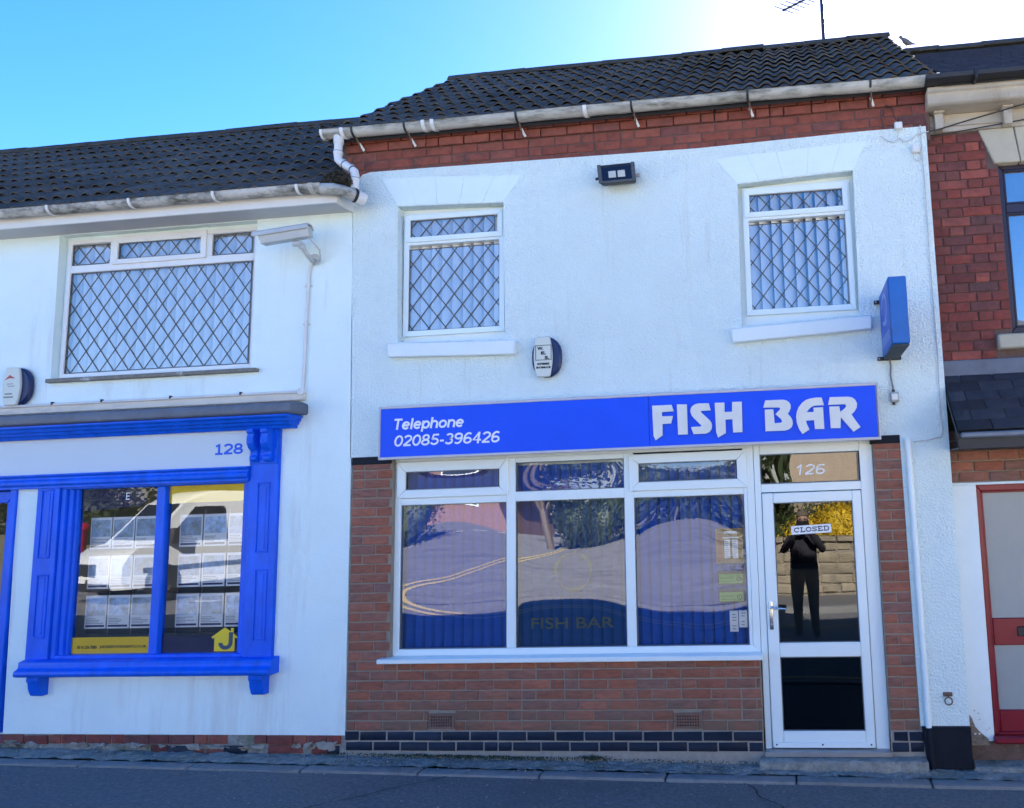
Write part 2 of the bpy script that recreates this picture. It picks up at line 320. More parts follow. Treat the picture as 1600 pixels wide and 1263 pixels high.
def stroke_text(name, chars, x0, x1, zbase, cap, y, m, parent, sw=.16, shear=0., depth=.002):
    mb = MB(); tot = sum(GLYPH[c][0] for c in chars)-.06; k = (x1-x0)/tot; cx = 0; n_ = 0
    for ch in chars:
        wd, strokes = GLYPH[ch]
        for st in strokes:
            P = [(x0+(cx+px)*k+shear*pz*cap, zbase+pz*cap) for px, pz in st]; n = len(P); A, B = [], []
            closed = math.hypot(P[0][0]-P[-1][0], P[0][1]-P[-1][1]) < 1e-5; hw = sw*cap/2
            for i in range(n):
                a = P[i-1] if i else (P[-2] if closed else P[0]); b = P[i+1] if i < n-1 else (P[1] if closed else P[-1]); dx, dz = b[0]-a[0], b[1]-a[1]; L_ = math.hypot(dx, dz) or 1
                A.append((P[i][0]-dz/L_*hw, P[i][1]+dx/L_*hw)); B.append((P[i][0]+dz/L_*hw, P[i][1]-dx/L_*hw))
            yy = y-depth-n_ % 5*.0003; n_ += 1
            vs = [(a, yy, b) for a, b in A]+[(a, yy, b) for a, b in B]+[(a, y, b) for a, b in A]+[(a, y, b) for a, b in B]; fs = []
            for i in range(n-1): fs += [(i, i+1, n+i+1, n+i), (i, 2*n+i, 2*n+i+1, i+1), (n+i, n+i+1, 3*n+i+1, 3*n+i)]
            if not closed: fs += [(0, n, 3*n, 2*n), (n-1, 3*n-1, 4*n-1, 2*n-1)]
            mb.add(vs, fs)
        cx += wd
    return mb.build(name, m, parent)

# ------------------------------------------------------------------ the ground
def g(x): return -.02-.0165*max(-22, min(22, x))
def strip(y0, y1, x0, x1, dz, nx=60, ny=1, bumpz=0., seed=0, thick=.0):
    mb = MB(); vs = []; fs = []
    for j in range(ny+1):
        for i in range(nx+1):
            x = x0+(x1-x0)*i/nx; y = y0+(y1-y0)*j/ny
            z = g(x)+dz+(bumpz*noise.noise(Vector((x*7+seed, y*9, seed))) + .6*bumpz*noise.noise(Vector((x*23+seed, y*25, seed))) if bumpz else 0)
            vs.append((x, y, z))
    for j in range(ny):
        for i in range(nx):
            a = j*(nx+1)+i; fs.append((a, a+1, a+nx+2, a+nx+1))
    return mb.add(vs, fs, bumpz > 0)
M_ground = mat('grassy_ground', (.20, .19, .11), .95, var=.35, vscale=1.2, bump=.8, bscale=30, bdist=.03, dirt=((.10, .08, .05), .7, .9, .55))
gm = MB()
xs = [-400, -22, 22, 400]; ys = [-500, -60, 60, 500]
gm.add([(x, y, g(x)-.16) for y in ys for x in xs], [(j*4+i, j*4+i+1, j*4+i+5, j*4+i+4) for j in range(3) for i in range(3)])
struct(gm.build('ground', M_ground))
struct(strip(-9.0, -2.3, -60, 60, -.125).build('road', M_road))
struct(strip(-2.3, -.31, -30, 30, -.035, nx=200, ny=14, bumpz=.006, seed=3).build('pavement', M_asphalt))
pk = MB(); pk.sweepx([(-2.45, -.16), (-2.3, -.16), (-2.3, -.031), (-2.43, -.031), (-2.45, -.045)], -30, 30)
for i, v in enumerate(pk.v): pk.v[i] = (v[0], v[1], v[2]+g(v[0]))
struct(pk.build('kerb', M_edging))
struct(strip(-10.7, -9.0, 2.6, 60, -.02, nx=70).build('far_pavement', M_asphalt))
pk = MB(); pk.sweepx([(-9.0, -.16), (-8.86, -.16), (-8.86, -.03), (-9.0, -.016)], 2.6, 40)
for i, v in enumerate(pk.v): pk.v[i] = (v[0], v[1], v[2]+g(v[0]))
struct(pk.build('far_kerb', M_edging))
struct(strip(-60, -9.0, -22, 2.4, -.118).build('side_road', M_road))
# double yellow lines, curving into the side road
def yline(off):
    mb = MB(); key = [(26, -7.9), (12, -7.6), (4, -7.35), (0, -7.2), (-2, -7.45), (-3.7, -8.5), (-4.8, -10.2), (-5.3, -12), (-5.7, -15), (-6.4, -19.5), (-7.3, -26), (-8.5, -36)]
    pts = []
    for i in range(len(key)-1):        # Catmull-Rom through the corner
        p0, p1, p2, p3 = key[max(0, i-1)], key[i], key[i+1], key[min(len(key)-1, i+2)]
        for k in range(8):
            t = k/8; pts.append(tuple(.5*(2*p1[j]+(p2[j]-p0[j])*t+(2*p0[j]-5*p1[j]+4*p2[j]-p3[j])*t*t+(3*p1[j]-p0[j]-3*p2[j]+p3[j])*t**3) for j in (0, 1)))
    vs = []
    for i, (x, y) in enumerate(pts):
        a = Vector(pts[max(0, i-1)]); b = Vector(pts[min(len(pts)-1, i+1)]); t = (b-a).normalized(); nrm = Vector((-t.y, t.x))
        c = Vector((x, y))-nrm*off; vs += [(c.x+nrm.x*.055, c.y+nrm.y*.055, g(c.x)-.108), (c.x-nrm.x*.055, c.y-nrm.y*.055, g(c.x)-.108)]
    mb.add(vs, [(2*i, 2*i+1, 2*i+3, 2*i+2) for i in range(len(pts)-1)]); return mb
for off in (0, .24): struct(yline(off).build('yellow_line', M_yellow))
for off in (-2.75, -2.95): struct(strip(off-.04, off+.04, -30, 30, -.119).build('yellow_line', M_yellow))
M_wline = mat('white_line_paint', (.62, .61, .58), .7, var=.15, vscale=9)
def dash(p, q, w=.06):
    a, b = Vector(p), Vector(q); n = (b-a).normalized(); n = Vector((-n.y, n.x))*w
    return MB().add([(v.x, v.y, g(v.x)-.109) for v in (a+n, b+n, b-n, a-n)], [(0, 1, 2, 3)])
for k in range(9): struct(dash((-10.2-.3*k, -11-3*k), (-10.4-.3*k, -13-3*k)).build('white_line', M_wline))
for k in range(6): struct(dash((-6.4-1.1*k, -9.2+.05*k), (-6.9-1.1*k, -9.2+.05*k), .1).build('white_line', M_wline))
struct(dash((-14.5, -10), (-21, -40), .06).build('white_line', M_wline))
M_seam = mat('tar_seam', (.03, .03, .032), .8)
def seam(pts, w=.008):
    vs = []
    for i, (x, y) in enumerate(pts): vs += [(x-w*(1+.5*sin(i*1.7)), y, g(x)-.024), (x+w*(1+.4*cos(i*2.3)), y, g(x)-.024)]
    return MB().add(vs, [(2*i, 2*i+1, 2*i+3, 2*i+2) for i in range(len(pts)-1)])
struct(seam([(.95+.02*sin(i)-.055*i, -.335-.05*i) for i in range(18)]).build('pavement_seam', M_seam))
struct(seam([(3.1+.03*sin(i*1.3)+.04*i, -.335-.06*i) for i in range(16)], .006).build('pavement_seam', M_seam))
# rough concrete fillet at the foot of the walls, with edging stones along it
struct(strip(-.20, .12, -6, 8, -.012, nx=420, ny=14, bumpz=.016, seed=9).build('wall_footing', M_concrete))
pe = struct(strip(-.315, -.19, -6, 8, -.05, nx=20).build('path_edging', M_mortar))
x = -5.684
while x < 7.5:
    L_ = .915; mb = MB().box(0, L_-.012, 0, .115, 0, .09)
    me = mb.mesh('edging_stone', .012, 2)
    for v in me.vertices: v.co.y += .004*noise.noise(Vector((v.co.x*6+x, 0, 0))); v.co.z += .004*noise.noise(Vector((v.co.x*5+x*3, v.co.y*9, 1)))
    if not me.materials: me.materials.append(M_edging)
    inst('edging_stone', me, pe, (x, -.312, g(x+.45)-.098+random.uniform(-.004, .004)), (0, .0165, random.uniform(-.006, .006)))
    x += L_

# grit and small stones swept against the wall
r_ = random.Random(12); mb = MB()
for k in range(900):
    x = r_.uniform(-3.4, 6); y = -.05-abs(r_.gauss(0, .16)) if k < 700 else r_.uniform(-1.2, -.3); q = r_.uniform(.003, .009)*(1.5 if r_.random() < .08 else 1)
    z = g(x)+(.002 if y > -.2 else (-.006 if y > -.31 else -.030)); h = q*r_.uniform(.5, 1)
    a = r_.random()*6.3; ring = [(x+q*cos(a+1.57*i)*r_.uniform(.7, 1.3), y+q*sin(a+1.57*i)*r_.uniform(.7, 1.3), z) for i in range(4)]
    mb.add(ring+[(x+q*.2, y, z+h)], [(0, 1, 4), (1, 2, 4), (2, 3, 4), (3, 0, 4)])
gr = mb.build('grit', mat('grit', (.30, .28, .25), .9, var=.6, vscale=30)); gr['kind'] = 'stuff'; gr['label'] = 'grit and small stones scattered along the foot of the wall'
# ------------------------------------------------------------------ bricks, tiles, windows: shared makers
def brick_mesh(w, h, seed, depth=.03, b=.005):
    r = random.Random(seed); j = lambda a: r.uniform(-a, a)
    o = [(0+j(.002), 0+j(.002)), (w+j(.002), 0+j(.002)), (w+j(.002), h+j(.002)), (0+j(.002), h+j(.002))]
    c = (w/2, h/2); inn = []
    for x, z in o: inn.append((x+(b if x < c[0] else -b)+j(.0015), z+(b if z < c[1] else -b)+j(.0015)))
    vs = [(x, j(.0012), z) for x, z in inn] + [(x, b*.8, z) for x, z in o] + [(x, depth, z) for x, z in o]
    fs = [(0, 1, 2, 3)]
    for i in range(4):
        k = (i+1) % 4; fs += [(i, i+4, k+4, k), (i+4, i+8, k+8, k+4)]
    m = MB().add(vs, fs); return m.mesh('brick')
BR = {}
def brick(parent, x, z, w, h, m, y=0., name='brick', depth=.03):
    key = (round(w, 3) if w < .2 else .215, round(h, 3), m.name, random.randrange(4), depth)
    if key not in BR:
        me = brick_mesh(key[0], h, int(key[0]*1e4)+key[3]*77, depth); me.materials.append(m); BR[key] = me
    return inst(name, BR[key], parent, (x, y+random.uniform(-.0015, .0015), z), (0, random.uniform(-.003, .003), 0), (w/key[0], 1, 1))
def lay(parent, x0, x1, z0, n, m, y=0., holes=(), bond='stretcher', ch=.075, jt=.010, off=0., mod=.225, closer=()):
    for c in range(n):
        za = z0+c*ch; h = ch-jt
        if bond == 'stretcher': cuts = [x0-mod+off+(mod/2 if c % 2 else 0)+mod*k for k in range(int((x1-x0)/mod)+4)]
        elif bond == 'pier': cuts = [x0, x1] if c % 2 else [x0, (x0+x1)/2, x1]
        elif bond == 'english':
            s = mod if c % 3 else mod/2; cuts = [x0-mod+(mod/4 if c % 2 else 0)+off+s*k for k in range(int((x1-x0)/s)+8)]
        elif bond == 'flemish':
            cuts = []; xx = x0-.6+(.169 if c % 2 else 0)+off; k = 0
            while xx < x1+.3: cuts.append(xx); xx += mod if k % 2 == 0 else mod/2; k += 1
        for a, b in zip(cuts, cuts[1:]):
            segs = [(max(a, x0), min(b, x1))]
            for hx0, hx1, hz0, hz1 in holes:
                if za+h > hz0+.004 and za < hz1-.004:
                    ns = []
                    for p, q in segs:
                        if q <= hx0 or p >= hx1: ns.append((p, q)); continue
                        if p < hx0: ns.append((p, hx0))
                        if q > hx1: ns.append((hx1, q))
                    segs = ns
            for p, q in segs:
                wd = q-p-jt
                if wd < .022: continue
                if wd > .2 and random.random() < .06 and bond == 'stretcher':
                    brick(parent, p+jt/2, za+jt/2, wd/2-jt/2, h, m, y); brick(parent, p+jt/2+wd/2+jt/2, za+jt/2, wd/2-jt/2, h, m, y)
                else: brick(parent, p+jt/2, za+jt/2, wd, h, m, y)

TW, TL, TG = .28, .385, .30      # roof tile width, length, gauge
def tile_mesh(seed):
    r = random.Random(seed); n = 18; vs = []; fs = []
    prof = []
    for i in range(n+1):
        u = i/n; p = (u*2) % 1 if i < n else 0
        hgt = .030*max(0, cos((p-.5)*pi*1.35))**1.0 if abs(p-.5) < .37 else 0
        prof.append((u*(TW+.008), hgt))
    jz = [r.uniform(-.004, .004) for _ in range(3)]
    for (x, h) in prof: vs.append((x, 0+r.uniform(-.003, .003), h-.011))
    for (x, h) in prof: vs.append((x, 0+r.uniform(-.003, .003), h+jz[0]*(1-x/TW)+jz[1]*x/TW))
    for (x, h) in prof: vs.append((x, TL, h*.9))
    for i in range(n):
        fs += [(i, i+1, i+n+2, i+n+1), (i+n+1, i+n+2, i+2*n+3, i+2*n+2)]
    fs += [(0, n+1, 2*n+2), (n, 3*n+2, 2*n+1)]
    m = MB().add(vs, fs, True).mesh('roof_tile'); m.materials.append(M_tile); return m
TILES = [tile_mesh(i) for i in range(5)]
def tile_roof(parent, x0, x1, eave, ridge, name='roof_tile', verge=True):
    (ey, ez), (ry, rz) = eave, ridge; th = math.atan2(rz-ez, ry-ey); ln = math.hypot(rz-ez, ry-ey)
    rows = int(ln/TG+.999); cols = int(round((x1-x0)/TW)); gw = (x1-x0)/cols
    for r in range(rows):
        d = r*TG
        if d > ln-.08: continue
        for c in range(cols):
            y = ey+cos(th)*d-sin(th)*.030; z = ez+sin(th)*d+cos(th)*.030
            sag = .010*noise.noise(Vector((c*.35, r*.4, x0)))
            inst(name, TILES[random.randrange(5)], parent, (x0+c*gw+random.uniform(-.004, .004), y, z+sag), (th-.078+random.uniform(-.008, .008), random.uniform(-.008, .008), random.uniform(-.008, .008)), (gw/TW, min(1, (ln-d+.05)/TL), 1))
def roof_deck(name, parent, x0, x1, eave, ridge, back_y, m, t=.06):   # both slopes, closed underneath
    (ey, ez), (ry, rz) = eave, ridge
    return MB().sweepx([(ey, ez), (ry, rz), (back_y, ez), (back_y, ez-t), (ry, rz-t*1.5), (ey, ez-t)], x0, x1).build(name, m, parent)
def ridge_tiles(parent, x0, x1, y, z, m, L_=.45, w=.12, h=.085):
    n = int(round((x1-x0)/L_)); L_ = (x1-x0)/n
    prof = [(-w, -h), (-w*.62, -h*.25), (-w*.25, 0), (w*.25, 0), (w*.62, -h*.25), (w, -h), (w*.9, -h-.012), (0, -.03), (-w*.9, -h-.012)]
    me = MB().sweepx(prof, -.006, L_+.006).mesh('ridge_tile', .004); me.materials.append(m)
    for i in range(n): inst('ridge_tile', me, parent, (x0+i*L_, y, z+random.uniform(-.007, .007)), (random.uniform(-.02, .02), random.uniform(-.008, .008), random.uniform(-.01, .01)))

def gutter(parent, x0, x1, y, z, r, m, name='gutter', sag=0.):
    n = 12; outer = [(y+r*cos(a), z+r*sin(a)) for a in [pi+pi*i/n for i in range(n+1)]]; inner = [(y+(r-.006)*cos(a), z+(r-.006)*sin(a)) for a in [pi+pi*i/n for i in range(n+1)]]
    prof = outer+[(y+r+.005, z+.004), (y+r-.010, z+.004)]+inner[::-1][1:-1]+[(y-r+.010, z+.004), (y-r-.005, z+.004)]
    mb = MB(); segs = 24; k = len(prof)
    vs = []; fs = []
    for s in range(segs+1):
        x = x0+(x1-x0)*s/segs; dz = sag*noise.noise(Vector((x*.8, 1, 2)))
        vs += [(x, a, b+dz) for a, b in prof]
    for s in range(segs):
        for i in range(k): fs.append((s*k+i, s*k+(i+1) % k, (s+1)*k+(i+1) % k, (s+1)*k+i))
    mb.add(vs, fs, True); mb.add(vs[:k], [tuple(range(k))]); mb.add(vs[-k:], [tuple(range(k))])
    return mb.build(name, m, parent)
def half_collar(name, x, wd, y, z, r, m, parent):   # union or clip gripping the gutter
    n = 10; prof = [(y+r*cos(a), z+r*sin(a)) for a in [pi*.97+pi*1.06*i/n for i in range(n+1)]]
    ins = [(y+(r-.012)*cos(a), z+(r-.012)*sin(a)) for a in [pi*.97+pi*1.06*i/n for i in range(n+1)]]
    return MB().sweepx(prof+ins[::-1], x-wd/2, x+wd/2, True).build(name, m, parent)

def lattice(parent, x0, x1, z0, z1, y, dx, dz, m, w=.009, ox=0., oz=0.):   # diamond lead cames, each strip its own piece
    sl_ = dz/dx
    for sgn in (1, -1):
        cs = []
        cmin = min(z - sgn*sl_*x for x in (x0, x1) for z in (z0, z1)); cmax = max(z - sgn*sl_*x for x in (x0, x1) for z in (z0, z1))
        c0 = (oz - sgn*sl_*ox); k = math.ceil((cmin-c0)/dz)
        c = c0+k*dz
        while c < cmax:
            pts = []
            for xx in (x0, x1):
                zz = sgn*sl_*xx+c
                if z0-1e-6 <= zz <= z1+1e-6: pts.append((xx, zz))
            for zz in (z0, z1):
                xx = (zz-c)/(sgn*sl_)
                if x0 < xx < x1: pts.append((xx, zz))
            if len(pts) >= 2:
                (ax, az), (bx, bz) = pts[0], pts[-1]; ln = math.hypot(bx-ax, bz-az)
                if ln > .03:
                    nx_, nz_ = -(bz-az)/ln*w/2, (bx-ax)/ln*w/2
                    MB().prism([(ax+nx_, az+nz_), (bx+nx_, bz+nz_), (bx-nx_, bz-nz_), (ax-nx_, az-nz_)], y-(.003 if sgn > 0 else .005), y+.001).build('lead_strip', m, parent)
            c += dz

def blind(name, label, x0, x1, z0, z1, y, m, pitch, ang, parent_group=None, width=None, jit=.15, seed=1):
    t = thing(name, label, 'blind', parent_group); r = random.Random(seed)
    box('head_rail', (x0, x1, y-.02, y+.02, z1-.03, z1), M_pvc, t)
    wd = width or pitch*1.25; n = int((x1-x0)/pitch)
    vs = []
    for k in range(5):
        u = k/4-.5; vs += [(u*wd, -.022*(1-4*u*u), z0), (u*wd, -.022*(1-4*u*u), z1-.03)]
    me = MB().add(vs, [(2*k, 2*k+2, 2*k+3, 2*k+1) for k in range(4)], True).mesh('slat'); me.materials.append(m)
    for i in range(n+1):
        inst('slat', me, t, (x0+pitch*i, y, 0), (0, 0, ang+r.uniform(-jit, jit)))
    return t

def bars(mb, lst, y0, y1):
    for (a, b, c, d) in lst: mb.box(a, b, y0, y1, c, d)
    return mb
def frame_ring(mb, x0, x1, z0, z1, w, y0, y1, wt=None, wb=None):
    wt = wt or w; wb = wb or w   # mitred corners, slightly chamfered inner lip
    o = [(x0, z0), (x1, z0), (x1, z1), (x0, z1)]; i = [(x0+w, z0+wb), (x1-w, z0+wb), (x1-w, z1-wt), (x0+w, z1-wt)]
    for k in range(4):
        l = (k+1) % 4; mb.prism([o[k], o[l], i[l], i[k]], y0, y1)
    return mb

# ================================================================== the fish bar
FB = thing('fish_bar_building', 'white roughcast two-storey terraced shop with brick shopfront and dark tiled roof', 'building')
holeL = [(.315, 4.396), (.336, 3.224), (1.262, 3.199), (1.247, 4.360)]
holeR = [(3.204, 4.358), (3.194, 3.188), (4.111, 3.231), (4.127, 4.397)]
outer = [(-.055, 2.284), (4.352, 2.276), (4.364, .182), (4.708, .182), (4.712, 2.30), (4.713, 4.715), (4.20, 4.716), (2.9, 4.690), (.6, 4.718), (.06, 4.722), (-.01, 4.705), (-.05, 4.66), (-.085, 4.45), (-.075, 3.4)]
me = sheet_with_holes(outer, [holeL, holeR], 0, .22); link('rendered_wall', me, M_render, FB)
prism('plinth_paint', [(4.396, -.105), (4.706, -.10), (4.710, .184), (4.372, .184)], -.035, .03, M_blackpaint, FB, .006)
# brick shopfront
bw = MB()
bw.box(-.035, .315, .007, .25, 0, 2.285); bw.box(.315, 3.232, .007, .25, 0, .66); bw.box(4.147, 4.40, .007, .25, 0, 2.285)
bed = bw.build('brick_wall', M_mortar, FB)
vents = [(.645, .858, .163, .283), (2.568, 2.778, .163, .283)]
lay(bed, -.033, .315, .675, 21, M_brick, off=.10)
lay(bed, -.033, 3.230, .15, 7, M_brick, holes=vents, off=.075)
lay(bed, 4.150, 4.360, .15, 28, M_brick, bond='pier')
pb = MB().box(-.04, 3.232, .004, .2, -.10, .15).box(4.147, 4.395, .004, .2, -.10, .15).build('plinth', M_mortar_l, FB)
lay(pb, -.042, 3.230, 0, 2, M_blue_brick, y=-.004, off=.01, jt=.013)
lay(pb, 4.150, 4.385, 0, 2, M_blue_brick, y=-.004, off=.13, jt=.013)
for a, b in ((-.037, .30), (4.13, 4.352)): box('lintel_end', (a, b, -.006, .1, 2.222, 2.284), M_blackpaint, FB, .004)
for (a, b, c, d) in vents:
    ab = empty('air_brick'); ab.parent = FB
    vm = MB(); nx_, nz_ = 9, 4
    xs = [a+.003, a+.018]; 
    cw = (b-a-.036)/nx_; chh = (d-c-.036)/nz_
    xe = [a+.004]; 
    for i in range(nx_): xe += [a+.018+cw*i+cw*.18, a+.018+cw*i+cw*.82]
    xe.append(b-.004); ze = [c+.004]
    for i in range(nz_): ze += [c+.018+chh*i+chh*.18, c+.018+chh*i+chh*.82]
    ze.append(d-.004)
    for i in range(len(xe)-1):
        for j in range(len(ze)-1):
            if i % 2 == 1 and j % 2 == 1: continue
            vm.box(xe[i], xe[i+1], -.006, .004, ze[j], ze[j+1])
    vm.build('grille', M_brick, ab); box('vent_shade_sheet', (a+.004, b-.004, .0045, .0055, c+.004, d-.004), M_ink, ab, 0)  # flat black sheet paints in the shade of the vent holes
# eaves brickwork, corbelled
ev = MB().box(-.20, 4.745, .012, .25, 4.60, 5.02).build('eaves_wall', M_mortar_d, FB)
lay(ev, -.16, 4.735, 4.665, 5, M_eaves, y=.004, off=.05, ch=.078)
for o in [o for o in ev.children if o.location.z > 4.89]: o.location.y -= .022
for o in [o for o in ev.children if o.location.x > 4.36]:
    if o.location.x > 4.45 or random.random() < .6:
        me = o.data.copy(); me.materials.clear(); me.materials.append(M_oldbrick); o.data = me
# painted stone heads over the upstairs windows, one voussoir each
def voussoirs(top, bot):
    for i in range(len(top)-1):
        p = [top[i], bot[i], bot[i+1], top[i+1]]; cx = sum(a for a, _ in p)/4; cz = sum(b for _, b in p)/4
        p = [(cx+(a-cx)*.985, cz+(b-cz)*.985) for a, b in p]
        prism('voussoir', p, -.0035, .02, M_head, FB, .002)
voussoirs([(.165, 4.652), (.389, 4.648), (.648, 4.634), (.903, 4.618), (1.168, 4.600), (1.412, 4.592)], [(.312, 4.402), (.481, 4.396), (.668, 4.388), (.865, 4.380), (1.067, 4.372), (1.252, 4.366)])
voussoirs([(3.028, 4.584), (3.282, 4.598), (3.526, 4.605), (3.784, 4.616), (4.041, 4.628), (4.25, 4.634)], [(3.196, 4.364), (3.383, 4.373), (3.575, 4.382), (3.765, 4.390), (3.963, 4.398), (4.13, 4.404)])
prism('window_sill', [(.279, 3.206), (.284, 3.090), (1.362, 3.056), (1.362, 3.172)], -.065, .10, M_smooth, FB, .008)
prism('window_sill', [(3.115, 3.162), (3.121, 3.050), (4.190, 3.096), (4.194, 3.207)], -.065, .10, M_smooth, FB, .008)

def upstairs_window(x0, x1, z0, z1, g1, g2, parent, tr):
    w_ = empty('window', ((x0+x1)/2, .07, z0)); w_.parent = parent
    def P(o): o.matrix_parent_inverse = Matrix.Translation((-(x0+x1)/2, -.07, -z0)); return o
    y = .07
    mb = MB(); frame_ring(mb, x0, x1, z0, z1, .045, y, y+.06); mb.box(x0+.045, x1-.045, y+.001, y+.06, tr-.018, tr+.018)
    P(mb.build('frame', M_pvc, w_, .003))
    mb = MB(); frame_ring(mb, x0+.014, x1-.014, tr+.004, z1-.012, (g1[0]-x0-.014), y-.013, y+.03, wt=z1-.012-g1[3], wb=g1[2]-tr-.004); P(mb.build('opening_sash', M_pvc, w_, .003))
    for (a, b, c, d), yy in ((g1, y+.012), (g2, y+.02)):
        P(pane('pane', a-.004, b+.004, c-.004, d+.004, yy, G_up, w_, bow=.0018, seed=int(a*10)))
        mb = MB(); frame_ring(mb, a-.001, b+.001, c-.001, d+.001, .006, yy-.010, yy-.002); P(mb.build('gasket', M_groove, w_))
    return w_, P
wl, PL = upstairs_window(.340, 1.226, 3.283, 4.342, (.397, 1.143, 4.138, 4.287), (.387, 1.180, 3.328, 4.036), FB, 4.088)
wr, PR = upstairs_window(3.235, 4.095, 3.288, 4.346, (3.293, 4.032, 4.137, 4.282), (3.268, 4.042, 3.329, 4.038), FB, 4.088)
for w_, PP, (a, b, c, d), (a2, b2, c2, d2) in ((wl, PL, (.397, 1.143, 4.138, 4.287), (.387, 1.180, 3.328, 4.036)), (wr, PR, (3.293, 4.032, 4.137, 4.282), (3.268, 4.042, 3.329, 4.038))):
    n0 = set(w_.children)
    lattice(w_, a, b, c, d, .078, .150, .170, M_leadstrip, w=.0075, ox=a+.06, oz=c-.02); lattice(w_, a2, b2, c2, d2, .086, .147, .187, M_leadstrip, w=.0075, ox=a2+.03, oz=c2+.02)
    for o in w_.children:
        if o not in n0: PP(o)
for (x0, x1, z0, z1) in ((.27, 1.30, 3.15, 4.42), (3.15, 4.17, 3.15, 4.42)):
    mb = MB(); frame_ring(mb, x0, x1, z0, z1, .085, .105, .2, wt=.09, wb=.145); mb.build('reveal_lining', M_smooth, FB)
blind('vertical_blind', 'pale vertical blind behind the diamond-leaded window above the telephone number', .33, 1.25, 3.25, 4.36, .165, M_blindpale, .092, .80, 'pale blinds upstairs', jit=.12, seed=4)
blind('vertical_blind', 'pale vertical blind behind the diamond-leaded window beside the projecting sign', 3.22, 4.12, 3.25, 4.37, .165, M_blindpale, .092, .80, 'pale blinds upstairs', jit=.12, seed=9)

# shop window: three lights with fanlights over, door to the right
sw = empty('shop_window'); sw.parent = FB
Y = .05
mb = MB(); frame_ring(mb, .309, 3.236, .700, 2.262, .056, Y, Y+.07, wb=.052, wt=.03)
bars(mb, [(1.250, 1.326, .752, 2.232), (2.212, 2.288, .752, 2.232), (3.153, 3.180, .752, 2.232)], Y+.002, Y+.07)
bars(mb, [(.365, 1.250, 1.882, 1.938), (1.326, 2.212, 1.884, 1.960), (2.288, 3.153, 1.880, 1.932)], Y+.003, Y+.07)
bars(mb, [(1.326, 2.212, 2.192, 2.232)], Y+.003, Y+.07)
mb.build('frame', M_pvc, sw, .004)
for (a, b, c, d), (e, f, h, i) in (((.330, 1.272, 1.937, 2.232), (.406, 1.187, 2.005, 2.149)), ((2.254, 3.185, 1.930, 2.219), (2.332, 3.097, 2.0, 2.145))):
    mb = MB(); frame_ring(mb, a, b, c, d, e-a, Y-.016, Y+.02, wt=d-i, wb=h-c); mb.build('opening_sash', M_pvc, sw, .005)
PANES = [(.365, 1.250, .752, 1.882, .0030), (1.326, 2.212, .752, 1.884, -.0060), (2.288, 3.153, .752, 1.880, .0050), (1.326, 2.212, 1.960, 2.192, .002), (.406, 1.187, 2.005, 2.149, .001), (2.332, 3.097, 2.0, 2.145, -.0015)]
for k, (a, b, c, d, bow) in enumerate(PANES):
    yy = Y+.022 if k < 4 else Y+.006
    pane('pane', a-.003, b+.003, c-.003, d+.003, yy, G_mid if k == 1 else G_shop, sw, bow=bow, seed=k+3, n=24)
    mb = MB(); frame_ring(mb, a-.001, b+.001, c-.001, d+.001, .007, yy-.012, yy-.003); mb.build('gasket', M_groove, sw)
box('window_board', (.243, 3.254, -.065, .06, .664, .700), M_pvc, sw, .005)
# etched mark and lettering on the middle pane
M_etch = mat('etched_vinyl', (.20, .20, .14), .5, var=.1)
for k in range(3):
    a0 = pi/2-.25-k*2*pi/3; pts_o, pts_i = [], []
    for i in range(17):
        a = a0-i/16*1.75; t_ = sin(pi*(i/16)**.7); pts_o.append((1.784+(.140+.020*t_)*cos(a), 1.325+(.140+.020*t_)*sin(a))); pts_i.append((1.784+(.140-.012*t_)*cos(a), 1.325+(.140-.012*t_)*sin(a)))
    mb = MB(); 
    for i in range(16): mb.prism([pts_o[i], pts_o[i+1], pts_i[i+1], pts_i[i]] if i else [pts_o[0], pts_o[1], pts_i[1]], Y+.029, Y+.0305)
    a = a0-1.75; c_ = (1.784+.14*cos(a), 1.325+.14*sin(a)); tx, tz = sin(a), -cos(a)
    mb.prism([(c_[0]+tx*.005, c_[1]+tz*.005), (c_[0]+tx*.045+.02*cos(a), c_[1]+tz*.045+.02*sin(a)), (c_[0]+tx*.03, c_[1]+tz*.03), (c_[0]+tx*.045-.02*cos(a), c_[1]+tz*.045-.02*sin(a))], Y+.029, Y+.0305)
    mb.build('etched_fish', M_etch, sw)
t_o = text('etched_lettering', 'FISH BAR', 1.440, 2.105, .888, .972, Y+.032, M_etch, sw, weight=.012, depth=.0006)

# door
dr = empty('door'); dr.parent = FB
mb = MB(); bars(mb, [(3.239, 3.288, -.012, 2.262), (4.047, 4.146, -.012, 2.262)], Y, Y+.07); bars(mb, [(3.288, 4.047, 2.178, 2.262), (3.288, 4.047, 1.886, 1.950)], Y+.001, Y+.07); mb.build('door_frame', M_pvc, dr, .004)
mb = MB()
bars(mb, [(3.292, 3.376, .018, 1.880), (3.974, 4.043, .018, 1.880)], Y-.012, Y+.05); bars(mb, [(3.376, 3.974, 1.803, 1.880), (3.376, 3.974, .662, .766), (3.376, 3.974, .018, .136)], Y-.011, Y+.05)
mb.build('door_leaf', M_pvc, dr, .006)
for (a, b, c, d) in ((3.376, 3.974, .766, 1.803), (3.376, 3.974, .136, .662), (3.288, 4.034, 1.952, 2.176)):
    mb = MB(); frame_ring(mb, a-.001, b+.001, c-.001, d+.001, .007, Y+.0, Y+.012); mb.build('gasket', M_groove, dr)
dp = pane('pane', 3.372, 3.978,   .762, 1.807, Y+.015, G_door, dr, bow=.0010, seed=21, n=20)
for v in dp.data.vertices: v.co.y += .010*(v.co.z-1.28)   # old sash leans back a touch at the top
pane('pane', 3.284, 4.038, 1.948, 2.180, Y+.02, G_shop, dr, bow=.001, seed=22)
